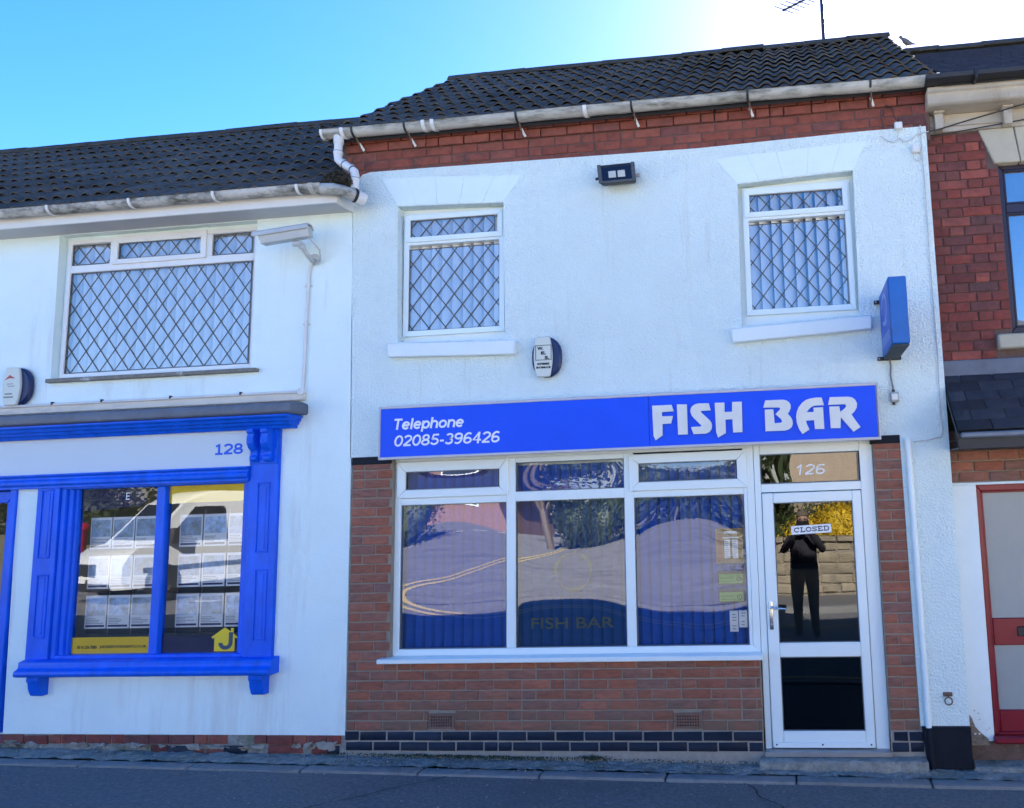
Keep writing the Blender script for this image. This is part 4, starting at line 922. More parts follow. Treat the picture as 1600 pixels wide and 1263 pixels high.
box('door_glass', (4.945, 5.80, YB+.05, YB+.06, .906, 1.83), M_obscure, RD, 0); box('door_glass', (4.945, 5.80, YB+.05, YB+.06, .256, .712), M_obscure, RD, 0)
box('letter_plate', (5.122, 5.40, YB+.020, YB+.033, .775, .845), M_black, RD, .006)
box('door_base', (4.72, 9, YB+.005, YB+.3, -.25, .045), mat('brown_brick_base', (.13, .08, .06), .9, var=.3, vscale=15, bump=.8, bscale=40, dirt=((.3, .28, .22), .6, 9, .6)), BH, .006)
box('door_step', (4.72, 9, -.05, YB+.01, -.25, g(5)+.022), M_concrete, BH, .012)
# roof with small slates (too small to tell apart: one piece), chimney stays out of view
E3, R3 = (-.17, 5.035), (2.10, 6.53)
rf3 = roof_deck('roof', BH, 4.83, 9, (E3[0]+.02, E3[1]-.02), (R3[0], R3[1]-.02), 4.5, M_black)
th = math.atan2(R3[1]-E3[1], R3[0]-E3[0]); ln = math.hypot(R3[1]-E3[1], R3[0]-E3[0]); mb = MB(); r = 0
while r*.17 < ln-.05:
    c = 0; xx = 4.84-(.13 if r % 2 else 0)
    while xx < 8:
        d = r*.17; j = random.uniform(-.006, .006); L_ = min(.30, ln-d); xa = max(xx, 4.84)
        o = Vector((0, E3[0]+cos(th)*d, E3[1]+sin(th)*d)); u = Vector((0, cos(th-.03), sin(th-.03))); nn = Vector((0, -sin(th), cos(th)))
        def q(x, v, h): p = o+u*v+nn*h; return (x, p.y, p.z)
        if xx+.255 > 4.86: mb.add([q(xa, j, .004), q(xx+.252, j, .004), q(xx+.252, j, .016), q(xa, j, .016), q(xx+.252, L_, .012), q(xa, L_, .012)], [(0, 1, 2, 3), (3, 2, 4, 5)])
        xx += .26
    r += 1
sl_ = mb.build('slates', M_slate, rf3); sl_['kind'] = 'stuff'
ridge_tiles(rf3, 4.85, 8.9, R3[0], R3[1]+.06, M_ridge)
box('back_wall', (4.72, 9, 4.3, 4.5, -.3, 5.0), M_oldbrick, BH, 0); box('interior_floor', (4.72, 9, .42, 4.3, 2.45, 2.6), M_room, BH, 0); box('inner_wall', (4.72, 9, 1.2, 1.3, -.3, 5.0), M_room, BH, 0)

# ================================================================== signs and fittings
SG = thing('shop_sign', 'long blue signboard reading FISH BAR with telephone number above the shop window', 'sign')
sx0, sx1, sz0, sz1, sy = .254, 4.203, 2.247, 2.676, -.122
box('sign_case', (sx0+.006, sx1-.006, sy+.02, -.008, sz0+.006, sz1-.006), M_signtrim, SG, .004)
box('sign_panel', (sx0+.016, 2.455, sy+.006, sy+.02, sz0+.022, sz1-.022), M_signblue, SG, .001); box('sign_panel', (2.458, sx1-.022, sy+.006, sy+.02, sz0+.022, sz1-.022), M_signblue, SG, .001)
mb = MB(); frame_ring(mb, sx0, sx1, sz0, sz1, .014, sy, sy+.03, wt=.022, wb=.022); mb.build('sign_trim', M_signtrim, SG, .004)
stroke_text('lettering', 'Telephone', .372, .955, 2.484, .088, sy+.006, M_white, SG, sw=.185, shear=.17)
stroke_text('lettering', '02085-396426', .380, 1.252, 2.349, .090, sy+.006, M_white, SG, sw=.165, shear=.17)
LET = {
'F':[(2.487,2.578),(2.637,2.578),(2.655,2.528),(2.561,2.525),(2.56,2.493),(2.646,2.492),(2.629,2.435),(2.563,2.433),(2.561,2.346),(2.508,2.311),(2.493,2.343)],
'I':[(2.68,2.579),(2.756,2.577),(2.757,2.346),(2.683,2.346)],
'S':[(2.925,2.577),(2.938,2.522),(2.863,2.521),(2.863,2.512),(2.927,2.448),(2.94,2.428),(2.944,2.406),(2.941,2.381),(2.926,2.358),(2.897,2.345),(2.801,2.346),(2.784,2.4),(2.859,2.402),(2.864,2.409),(2.807,2.468),(2.791,2.491),(2.783,2.516),(2.785,2.538),(2.795,2.557),(2.816,2.572),(2.845,2.579)],
'H':[(2.972,2.577),(3.046,2.576),(3.044,2.504),(3.102,2.504),(3.105,2.578),(3.178,2.577),(3.175,2.345),(3.104,2.345),(3.103,2.446),(3.048,2.446),(3.048,2.344),(2.988,2.311),(2.975,2.356)],
'B':[(3.358,2.578),(3.49,2.577),(3.515,2.571),(3.535,2.556),(3.547,2.535),(3.546,2.512),(3.534,2.486),(3.521,2.471),(3.545,2.44),(3.555,2.416),(3.556,2.393),(3.547,2.368),(3.525,2.351),(3.495,2.343),(3.349,2.344),(3.35,2.508),(3.415,2.507),(3.42,2.401),(3.467,2.403),(3.477,2.411),(3.471,2.43),(3.429,2.47),(3.465,2.504),(3.466,2.514),(3.457,2.52),(3.339,2.524)],
'A':[(3.78,2.579),(3.795,2.521),(3.727,2.521),(3.706,2.515),(3.685,2.5),(3.663,2.474),(3.717,2.474),(3.715,2.505),(3.787,2.506),(3.788,2.343),(3.719,2.344),(3.716,2.412),(3.655,2.411),(3.661,2.383),(3.678,2.344),(3.625,2.312),(3.601,2.35),(3.586,2.397),(3.583,2.443),(3.59,2.479),(3.605,2.514),(3.632,2.546),(3.663,2.567),(3.699,2.577),(3.74,2.581)],
'R':[(3.841,2.579),(3.977,2.576),(4.007,2.569),(4.028,2.55),(4.04,2.522),(4.035,2.491),(4.018,2.464),(3.994,2.442),(4.017,2.403),(4.055,2.345),(4.002,2.312),(3.969,2.354),(3.914,2.425),(3.908,2.344),(3.836,2.346),(3.833,2.508),(3.907,2.508),(3.913,2.465),(3.947,2.49),(3.959,2.505),(3.956,2.517),(3.944,2.521),(3.825,2.522)]}
for k, p in LET.items(): prism('letter', p, sy-.014, sy+.004, M_letter, SG)

PS = thing('projecting_sign', 'blue box sign projecting from the wall on black brackets', 'sign')
box('sign_case', (4.262, 4.388, -.600, -.03, 2.874, 3.352), M_projblue, PS, .008)
box('case_base', (4.268, 4.382, -.592, -.035, 2.858, 2.872), mat('corroded_base', (.05, .065, .07), .7, var=.4, vscale=30), PS, .003)
MB().add([(4.2605, -.585, 2.89), (4.2605, -.045, 2.89), (4.2605, -.045, 3.335), (4.2605, -.585, 3.335)], [(0, 1, 2, 3)]).build('sign_face', M_projface, PS)
M_faded = mat('faded_print', (.30, .42, .70), .6, var=.3, vscale=40)
mb = MB()
def qx(poly): mb.add([(4.2595, y, z) for y, z in poly], [tuple(range(len(poly)))])
for i in range(12):
    a, b = i/12*4.4+.3, (i+1)/12*4.4+.3; f = lambda a, r: (-.30+.17*r*cos(a), 3.19+.11*r*sin(a))
    qx([f(a, 1), f(b, 1), f(b, .74), f(a, .74)])
qx([(-.42, 3.07), (-.30, 3.06), (-.18, 3.10), (-.20, 3.12), (-.31, 3.09), (-.41, 3.10)])
mb.build('faded_emblem', M_faded, PS); mb = MB()
for i in range(7): qx([(-.53+i*.068, 2.925), (-.49+i*.068, 2.925), (-.485+i*.068, 3.0), (-.525+i*.068, 3.0)])
mb.build('faded_lettering', M_faded, PS)
for zz in (3.31, 2.868): 
    box('bracket', (4.222, 4.40, -.03, -.001, zz-.014, zz+.014), M_black, PS, .003)
    MB().lathe([(0, -.004), (.006, -.003), (.007, 0)], (4.235, -.031, zz), 'y', 8).build('bolt', M_steel, PS)
cb = tag(tube('sign_cable', [(4.315, -.03, 2.86), (4.318, -.018, 2.80), (4.312, -.014, 2.74), (4.320, -.014, 2.68), (4.326, -.016, 2.62)], .007, mat('grey_cable', (.22, .21, .20), .7, var=.3, vscale=60)), 'short grey cable hanging below the blue projecting sign', 'cable')
sb = thing('switch_box', 'small grey weatherproof switch box right of the FISH BAR sign', 'switch'); box('box_body', (4.298, 4.360, -.045, .0, 2.528, 2.608), mat('grey_plastic', (.42, .42, .40), .5, var=.2, vscale=30, dirt=((.1, .1, .09), .6, 30, .55)), sb, .008); box('box_lid', (4.306, 4.352, -.052, -.045, 2.545, 2.592), M_gutter_c, sb, .004)
tube('gland', [(4.325, -.022, 2.61), (4.325, -.022, 2.626)], .012, M_black, sb, 8); tube('gland', [(4.322, -.022, 2.51), (4.322, -.022, 2.528)], .012, M_black, sb, 8)

def alarm(label, cx, cz, hw, hh, logo):
    t = thing('alarm_box', label, 'alarm')
    def outl(w, h, sq): return [(cx+w*math.copysign(abs(cos(a))**.8, cos(a))*(1-.25*abs(sin(a))**3), cz+h*math.copysign(abs(sin(a))**sq, sin(a))) for a in [2*pi*i/28 for i in range(28)]]
    MB().prism(outl(hw, hh, .78), -.055, -.001).build('alarm_base', M_darkblue, t, .012)
    c = []
    for i in range(13): v = -1+2*i/12; c.append((v, .62-.20*v*v))
    poly = [(cx-.018+hw*u, cz+hh*.99*v) for v, u in c] + [(cx-.018-hw*u*1.05, cz+hh*.99*v) for v, u in reversed(c)]
    MB().prism(poly, -.078, -.05).build('alarm_cover', M_alarm, t, .006)
    if logo:
        f0 = -.0785; x0, x1, z0, z1 = cx-.080, cx+.052, cz-.030, cz+.094
        mb = MB(); frame_ring(mb, x0, x1, z0, z1, .006, f0-.001, f0+.002); mb.build('printed_frame', mat('grey_green_print', (.13, .16, .12), .6), t)
        text('lettering', 'W.', x0+.016, x0+.066, z1-.040, z1-.014, f0-.0005, M_ink, t, weight=.06, depth=.0008); text('lettering', 'E.', x0+.046, x0+.086, z1-.078, z1-.052, f0-.0005, M_ink, t, weight=.06, depth=.0008); text('lettering', 'S.', x0+.076, x0+.114, z1-.116, z1-.090, f0-.0005, M_ink, t, weight=.06, depth=.0008)
        text('lettering', '07885', cx-.066, cx+.036, cz-.068, cz-.050, f0-.0005, M_ink, t, weight=.06, depth=.0008); text('lettering', '818613', cx-.074, cx+.044, cz-.096, cz-.078, f0-.0005, M_ink, t, weight=.06, depth=.0008)
    else:
        f0 = -.0795
        prism('printed_roof', [(cx-.085, cz+.055), (cx-.035, cz+.100), (cx+.020, cz+.068), (cx-.035, cz+.072)], f0, f0+.001, M_redink, t)
        mb = MB()
        for zz, a, b in ((.018, -.06, .0), (-.002, -.05, .02), (-.072, -.07, .0), (-.100, -.08, .012)): mb.box(cx+a, cx+b, f0, f0+.001, cz+zz, cz+zz+(.012 if zz < -.05 else .006))
        mb.build('printed_lines', mat('faint_print', (.22, .24, .20), .6), t)
    return t
alarm('cream and navy alarm box marked W.E.S. between the two upstairs windows', 1.622, 3.020, .120, .164, True)
alarm('cream and navy alarm box with small red roof logo at the left edge', -3.125, 3.018, .135, .166, False)

FL = thing('floodlight', 'black twin-chip LED floodlight below the eaves brickwork', 'floodlight')
fb = MB().add([(2.075, -.10, 4.57), (2.385, -.10, 4.575), (2.405, -.135, 4.402), (2.098, -.135, 4.398), (2.10, -.02, 4.545), (2.37, -.02, 4.55), (2.385, -.045, 4.41), (2.11, -.045, 4.406)], [(0, 1, 2, 3), (7, 6, 5, 4), (0, 4, 5, 1), (1, 5, 6, 2), (2, 6, 7, 3), (3, 7, 4, 0)]).build('housing', M_black, FL, .016, 2)
def fq(u0, u1, v0, v1, d): 
    A, B, C, D = [Vector(p) for p in ((2.075, -.10, 4.57), (2.385, -.10, 4.575), (2.405, -.135, 4.402), (2.098, -.135, 4.398))]
    f = lambda u, v: (A*(1-u)+B*u)*(1-v)+(D*(1-u)+C*u)*v+Vector((0, -d, -d*.2)); return [f(u0, v0), f(u1, v0), f(u1, v1), f(u0, v1)]
MB().add(fq(.10, .90, .18, .88, .002), [(0, 1, 2, 3)]).build('reflector', mat('dark_reflector', (.012, .014, .03), .15, var=.05), FL)
M_led = mat('led_chip', (.62, .60, .50), .5, var=.1, vscale=80)
for u0, u1 in ((.275, .485), (.52, .73)): a = fq(u0, u1, .38, .76, .005); b = fq(u0, u1, .38, .76, .0); MB().add(a+b, [(0, 1, 2, 3), (0, 4, 5, 1), (1, 5, 6, 2), (2, 6, 7, 3), (3, 7, 4, 0)]).build('led_chip', M_led, FL, .006)
for (p, q_) in (((.0, .10), (0, 1)), ((.90, 1.0), (0, 1)), ((0, 1), (.90, 1.0))): MB().add(fq(p[0], p[1], q_[0], q_[1], .004), [(0, 1, 2, 3)]).build('bezel', mat('worn_grey_bezel', (.10, .10, .09), .5, var=.5, vscale=50), FL)
box('wall_bracket', (2.20, 2.28, -.03, -.001, 4.45, 4.51), M_black, FL, .004); tube('hinge_bolt', [(2.395, -.09, 4.46), (2.425, -.09, 4.46)], .016, M_steel, FL, 8); tube('hinge_bolt', [(2.085, -.09, 4.46), (2.06, -.09, 4.455)], .012, M_black, FL, 8)

# CCTV camera and its conduit
CC = thing('security_camera', 'pale grey box security camera on a bent wall bracket beside the wide leaded window', 'camera')
M_cam = mat('camera_grey', (.50, .52, .51), .4, var=.06, vscale=10, dirt=((.32, .32, .30), .5, 18, .58))
hsg = MB().sweepx([(-.055, -.045), (.055, -.045), (.060, .02), (.045, .050), (-.045, .050), (-.060, .02)], -.19, .19).mesh('housing', .008, 2)
hood = MB().sweepx([(-.075, .02), (-.070, .052), (-.045, .066), (.045, .066), (.070, .052), (.075, .02), (.069, .02), (.064, .048), (.042, .059), (-.042, .059), (-.064, .048), (-.069, .02)], -.235, .20).mesh('sunshield', .002)
lens = MB().lathe([(0, -.191), (.034, -.191), (.036, -.186)], axis='x', n=16).mesh('lens_window')
rc = Euler((RAD(8), RAD(-11), RAD(14)))
for me, nm, m_ in ((hsg, 'housing', M_cam), (hood, 'sunshield', M_cam), (lens, 'lens_window', M_ink)):
    me.materials.append(m_); inst(nm, me, CC, (-.515, -.245, 4.118), rc)
tube('pan_joint', [(-.46, -.22, 4.055), (-.40, -.22, 4.05)], .026, M_cam, CC, 12); MB().lathe([(0, .03), (.022, .022), (.031, 0), (.022, -.022), (0, -.03)], (-.405, -.20, 4.035), 'z', 12).build('ball_joint', M_cam, CC)
tube('bracket_arm', [(-.405, -.20, 4.03), (-.40, -.13, 3.98), (-.41, -.05, 3.955), (-.42, -.002, 3.97)], .018, M_cam, CC, 10)
MB().lathe([(0, -.014), (.045, -.012), (.048, 0)], (-.42, 0, 3.985), 'y', 14).build('wall_plate', M_cam, CC)
tube('camera_cable', [(-.34, -.20, 4.10), (-.30, -.12, 4.02), (-.34, -.04, 3.95), (-.42, -.02, 3.93)], .006, M_cam, CC, 6)
CO = thing('cable_conduit', 'thin white conduit running down from the camera and along above the blue cornice', 'conduit')
M_cond = mat('white_conduit', (.70, .70, .69), .5, var=.05, vscale=8, dirt=((.4, .38, .34), .5, 15, .58))
tube('conduit_run', [(-.43, -.02, 3.96), (-.455, -.018, 3.90), (-.463, -.016, 3.82), (-.480, -.016, 2.86)], .013, M_cond, CO, 10)
tube('conduit_run', [(-.50, -.04, 2.848), (-1.8, -.04, 2.846), (-6, -.04, 2.848)], .011, M_cond, CO, 8)
MB().lathe([(0, -.05), (.028, -.048), (.032, -.044), (.032, 0)], (-.482, 0, 2.848), 'y', 16).build('junction_cap', M_cond, CO)
for p in ((-.474, -.016, 3.42), (-.467, -.016, 3.75)): tube('saddle_clip', [(p[0], p[1], p[2]-.008), (p[0], p[1], p[2]+.008)], .018, M_cond, CO, 10); box('clip_tab', (p[0]-.036, p[0]+.036, -.006, 0, p[2]-.007, p[2]+.007), M_cond, CO, .002)
for xx in (-1.02, -1.66, -2.3, -2.77): box('cable_clip', (xx, xx+.012, -.058, -.03, 2.842, 2.868), M_black, CO, .002)

# cables and little boxes near the right-hand corner
def cable(label, pts, r=.004, m=M_black): return tag(tube('cable', pts, r, m, None, 6), label, 'cable')
M_cw = mat('painted_cable', (.55, .56, .57), .6, var=.2, vscale=50)
jb = thing('junction_box', 'small white junction box under the eaves bricks at the right corner', 'junction box'); box('box_body', (4.468, 4.530, -.035, 0, 4.694, 4.756), M_gutter_c, jb, .006); box('box_lid', (4.473, 4.525, -.04, -.035, 4.699, 4.751), M_gutter_c, jb, .003)
jb = thing('junction_box', 'small white junction box lower down near the corner, cables looping below', 'junction box'); box('box_body', (4.590, 4.652, -.035, 0, 4.492, 4.556), M_gutter_c, jb, .006); box('box_lid', (4.595, 4.647, -.04, -.035, 4.497, 4.551), M_gutter_c, jb, .003)
cable('thin black cable looping over the eaves bricks to the corner box', [(4.50, -.03, 4.75), (4.47, -.03, 4.80), (4.46, -.035, 4.87), (4.41, -.04, 4.90), (4.37, -.035, 4.86), (4.37, -.02, 4.80), (4.385, -.01, 4.72)])
cable('pale cable sagging below the upper corner box', [(4.36, -.008, 4.66), (4.41, -.012, 4.61), (4.46, -.012, 4.595), (4.485, -.012, 4.62), (4.50, -.012, 4.69)], .0035, M_cw)
cable('pale cable running from the corner box out to the brick house', [(4.50, -.012, 4.63), (4.53, -.014, 4.59), (4.58, -.014, 4.60), (4.64, -.014, 4.645), (4.73, -.02, 4.66)], .0045, M_cw)
cable('pale cables looping beneath the lower corner box', [(4.60, -.012, 4.49), (4.605, -.012, 4.44), (4.64, -.012, 4.425), (4.67, -.012, 4.46), (4.645, -.012, 4.49)], .0035, M_cw)
cable('pale cable dropping down the white wall corner', [(4.668, -.010, 4.72), (4.672, -.010, 4.2), (4.668, -.010, 3.6), (4.675, -.010, 2.9), (4.66, -.010, 2.4), (4.672, -.010, 2.31), (4.655, -.010, 2.255), (4.56, -.010, 2.235), (4.45, -.010, 2.225)], .0045, M_cw)
cable('black service cable stretched across the stone cornice', [(4.73, -.02, 4.66), (4.80, .0, 4.675), (5.0, -.03, 4.71), (5.5, -.08, 4.80), (6.2, -.1, 4.93)], .006)
cable('second black cable crossing the brick house below its cornice', [(4.735, .05, 4.655), (4.95, .06, 4.672), (5.4, .05, 4.715), (6.2, .02, 4.80)], .005)
TR = thing('tie_ring', 'small rusty iron tie ring on the white pier near the ground', 'tie ring')
MB().tube([(4.568+.026*cos(a), -.030, .362+.026*sin(a)) for a in [2*pi*i/18 for i in range(19)]], .005, 8).build('ring', M_rust, TR); tube('eye_bolt', [(4.568, 0, .398), (4.568, -.035, .395)], .007, M_rust, TR, 8); box('back_plate', (4.535, 4.602, -.012, 0, .388, .418), M_rust, TR, .004)

# aerial and bird on the ridge
AE = thing('tv_aerial', 'television aerial on a thin mast standing on the ridge', 'aerial')
tube('mast', [(4.105, 2.30, 6.80), (4.108, 2.30, 8.3)], .020, M_black, AE, 10)
tube('boom', [(3.66, 2.28, 7.322), (4.03, 2.32, 7.505), (4.25, 2.33, 7.62)], .011, M_black, AE, 8); tube('boom_clamp', [(4.09, 2.30, 7.50), (4.09, 2.30, 7.58)], .030, M_black, AE, 8)
for i in range(7):
    c = Vector((3.68+i*.062, 2.28+i*.007, 7.332+i*.031)); d = Vector((.13, -.05, -.10)).normalized()*.14; tube('element', [c-d, c+d], .005, M_black, AE, 5); MB().lathe([(0, .016), (.016, .008), (.016, -.008), (0, -.016)], tuple(c), 'z', 6).build('element_clip', M_black, AE)
BD = thing('pigeon', 'grey pigeon perched on the slate ridge against the white sky', 'bird')
M_bird = mat('grey_feathers', (.13, .13, .14), .8, var=.25, vscale=40)
bx, by, bz = 4.97, 2.10, 6.690
sec = [(-.052, .050, .006, .006), (-.040, .045, .016, .016), (-.022, .020, .030, .032), (.005, .002, .036, .040), (.035, -.010, .028, .030), (.060, -.022, .017, .015), (.085, -.030, .012, .007), (.108, -.036, .010, .004)]
vs = []; fs = []; n = 10
for (dx, dz, ry, rz) in sec:
    for j in range(n): a = 2*pi*j/n; vs.append((bx+dx, by+ry*cos(a), bz+dz*1.0+rz*sin(a)))
for i in range(len(sec)-1):
    for j in range(n): fs.append((i*n+j, i*n+(j+1) % n, (i+1)*n+(j+1) % n, (i+1)*n+j))
fs += [tuple(range(n)), tuple(len(vs)-n+j for j in range(n))]
bm_ = MB().add(vs, fs, True); hx, hz = bx-.048, bz+.062
bm_.lathe([(0, -.019), (.013, -.014), (.019, 0), (.014, .013), (0, .019)], (hx, by, hz), 'z', 10); bm_.tube([(hx-.012, by, hz-.001), (hx-.034, by, hz-.007)], .005, 6, radii=[.006, .001])
bm_.build('body', M_bird, BD)
for s in (-.012, .012): tube('leg', [(bx+.006, by+s, bz-.030), (bx+.002, by+s, bz-.085)], .003, mat('bird_leg', (.3, .12, .1), .6), BD, 5)

# papers in the shop window and on the door
yp = .0805
def paper(name, label, cat, x0, x1, z0, z1, m, y=yp): t = thing(name, label, cat); box('sheet', (x0, x1, y, y+.0012, z0, z1), m, t, 0); return t
M_kraft = mat('kraft_menu', (.40, .26, .12), .7, var=.2, vscale=18); M_green = mat('green_label', (.17, .42, .04), .5, var=.1, vscale=30)
t = paper('menu_poster', 'brown menu poster with two white columns taped inside the right pane', 'poster', 2.918, 3.130, 1.357, 1.622, M_kraft)
for a, b in ((2.985, 3.028), (3.046, 3.090)):
    box('menu_column', (a, b, yp-.001, yp-.0004, 1.395, 1.535), M_card, t, 0)
    mb = MB(); 
    for i in range(9): mb.box(a+.005, b-.006-random.random()*.012, yp-.0016, yp-.0011, 1.402+i*.0145, 1.407+i*.0145)
    mb.build('menu_lines', mat('grey_print', (.35, .36, .38), .6), t)
box('menu_heading', (2.985, 3.085, yp-.001, yp-.0004, 1.582, 1.600), M_card, t, 0); box('menu_heading', (2.975, 3.098, yp-.001, yp-.0004, 1.545, 1.556), M_card, t, 0)
mb = MB()
for i in range(12): mb.box(2.930+random.random()*.006, 2.958+random.random()*.012, yp-.001, yp-.0004, 1.375+i*.018, 1.385+i*.018)
mb.build('side_print', mat('orange_print', (.5, .13, .03), .6), t)
for lab, z0, z1 in (('upper green hygiene rating label below the brown menu', 1.196, 1.298), ('lower green hygiene rating label above the white notices', 1.062, 1.162)):
    t = paper('rating_label', lab, 'label', 2.926, 3.124, z0, z1, M_ink); box('green_field', (2.934, 3.116, yp-.001, yp-.0004, z0+.010, z1-.022), M_green, t, 0)
    mb = MB(); mb.lathe([(.020, 0), (.013, 0)], (3.088, yp-.0012, z0+.040), 'y', 18); mb.box(3.085, 3.091, yp-.0016, yp-.0012, z0+.032, z0+.048); mb.build('rating_ring', M_ink, t)
    mb = MB(); 
    for i in range(7): mb.box(2.942+i*.018, 2.952+i*.018, yp-.0016, yp-.0011, z0+.022, z0+.028)
    for i in range(5): mb.box(2.946+i*.021, 2.960+i*.021, yp-.0016, yp-.0011, z0+.046, z0+.053)
    mb.build('label_print', mat('dark_green_print', (.05, .14, .02), .6), t)
for lab, a, b, c, d in (('longer white paper notice in the lower right of the shop window', 3.006, 3.071, .846, 1.002), ('shorter white paper notice beside the window frame', 3.077, 3.140, .877, 1.005)):
    t = paper('paper_notice', lab, 'notice', a, b, c, d, M_card); mb = MB()
    for i in range(6):
        if i in (2,): continue
        mb.box(a+.012+random.random()*.008, b-.012-random.random()*.010, yp-.001, yp-.0004, c+.018+i*.021, c+.025+i*.021)
    mb.build('print', mat('grey_print', (.35, .36, .38), .6), t)
cs = paper('closed_sign', 'small white sign reading CLOSED on the door glass', 'sign', 3.504, 3.806, 1.566, 1.630, M_white, y=.046)
for o in cs.children: o.rotation_euler = (0, 0, 0)
stroke_text('lettering', 'CLOSED', 3.522, 3.790, 1.581, .036, .0458, mat('navy_print', (.012, .02, .06), .6), cs, sw=.19, depth=.0006)
cs.matrix_world = Matrix.Translation((3.655, 0, 1.598)) @ Matrix.Rotation(RAD(-2.2), 4, 'Y') @ Matrix.Translation((-3.655, 0, -1.598))
# ================================================================== across the road (seen in the window glass)
M_fol = mat('green_leaf', (.060, .085, .022), .7, var=.4, vscale=6)
M_folg = mat('ivy_leaf', (.045, .065, .025), .6, var=.4, vscale=6)
M_fors = mat('yellow_blossom', (.62, .42, .02), .7, var=.25, vscale=8)
M_bark = mat('bark', (.12, .095, .07), .9, var=.3, vscale=12, bump=.6, bscale=30)
def leaves(blobs, n, leaf, seed):
    r = random.Random(seed); vs = []; fs = []
    tot = sum(b[3]*b[4]*b[5] for b in blobs)
    for b in blobs:
        for k in range(int(n*b[3]*b[4]*b[5]/tot)):
            d = Vector((r.gauss(0, 1), r.gauss(0, 1), r.gauss(0, 1))).normalized()*(r.random()**.33)*r.choice((1, 1, .85, 1.12))
            p = Vector((b[0]+d.x*b[3], b[1]+d.y*b[4], b[2]+d.z*b[5])); a = Vector((r.gauss(0, 1), r.gauss(0, 1), r.gauss(0, 1))).normalized()*leaf*r.uniform(.6, 1.3); c = a.orthogonal().normalized()*leaf*.5
            i = len(vs); vs += [p-a, p+c, p+a, p-c]; fs.append((i, i+1, i+2, i+3))
    return MB().add(vs, fs)
def shrub(name, label, cat, blobs, n, leaf, m, seed, stems):
    t = thing(name, label, cat); lv = leaves(blobs, n, leaf, seed); rr = random.Random(seed)
    for b in blobs:      # twiggy inner mass so that little daylight comes through
        vs = []; fs = []
        for i in range(7):
            for j in range(12):
                th = pi*(i+.5)/7; ph_ = 2*pi*j/12; q = .72*rr.uniform(.82, 1.12); vs.append((b[0]+b[3]*q*sin(th)*cos(ph_), b[1]+b[4]*q*sin(th)*sin(ph_), b[2]+b[5]*q*cos(th)))
        for i in range(6):
            for j in range(12): fs.append((i*12+j, i*12+(j+1) % 12, i*12+12+(j+1) % 12, i*12+12+j))
        lv.add(vs, fs)
    lv.build('foliage', m, t, recalc=False)
    mb = MB()
    for s in stems: mb.tube(s, .05, 6, radii=[.06]+[.02]*(len(s)-1))
    mb.build('stem', M_bark, t); return t
GZ = -.1
shrub('hedge', 'dark green clipped hedge behind the stone wall, reflected in the left shop pane', 'hedge', [(x, -24.5+.3*sin(x), 1.0, 1.2, .8, 1.6) for x in (-17.5, -16.0, -14.6, -13.2, -12.2)], 9000, .09, M_folg, 1, [[(x, -24.5, GZ), (x, -24.5, .8)] for x in (-16, -13)])
shrub('ivy_bank', 'ivy covered bank rising behind the stone wall', 'shrub', [(x, -13.2+.5*sin(2*x), .9+.3*cos(x), 1.2, 1.0, 1.1) for x in (2.6, 3.6, 4.6, 9.5, 11, 12.6)], 14000, .06, M_fol, 2, [[(x, -13.2, GZ), (x, -13.2, .8)] for x in (3, 4, 10)])
shrub('forsythia', 'yellow flowering forsythia above the stone wall, reflected in the door', 'shrub', [(4.6, -11.9, 1.25, .8, .5, .55), (5.6, -11.9, 1.35, .7, .5, .5), (3.7, -12.0, 1.1, .5, .4, .35)], 7000, .04, M_fors, 3, [[(4.6, -11.9, GZ), (4.7, -11.9, 1.0)], [(5.6, -11.9, GZ), (5.5, -11.9, 1.0)]])
def bare_tree(label, base, h, seed):
    r = random.Random(seed); t = thing('bare_tree', label, 'tree'); mb = MB(); tw = MB()
    def grow(p, d, L, rad, lev):
        q = p+d*L; (mb if lev < 2 else tw).tube([p, p+(d+Vector((r.gauss(0, .08), r.gauss(0, .08), .05)))*L*.5, q], rad, 6 if lev < 2 else 4, cap=False, radii=[rad, rad*.85, rad*.68])
        if lev >= 5: return
        for k in range(3 if lev else 4):
            nd = (d+Vector((r.gauss(0, .55), r.gauss(0, .55), r.gauss(.15, .35)))).normalized(); grow(p+d*L*r.uniform(.6, 1), nd, L*r.uniform(.6, .8), rad*.6, lev+1)
    grow(Vector(base), Vector((0, 0, 1)), h*.3, h*.028, 0)
    mb.build('trunk', M_bark, t); tw.build('branches', M_bark, t)
bare_tree('leafless tree beyond the bank, reflected in the right upstairs window', (2.0, -17, -.2), 8.5, 5)
bare_tree('leafless tree beside the brick bungalow across the road', (-8.5, -29, -.2), 8.5, 8)
bare_tree('leafless tree far right across the road', (9.5, -19, -.2), 8, 11)
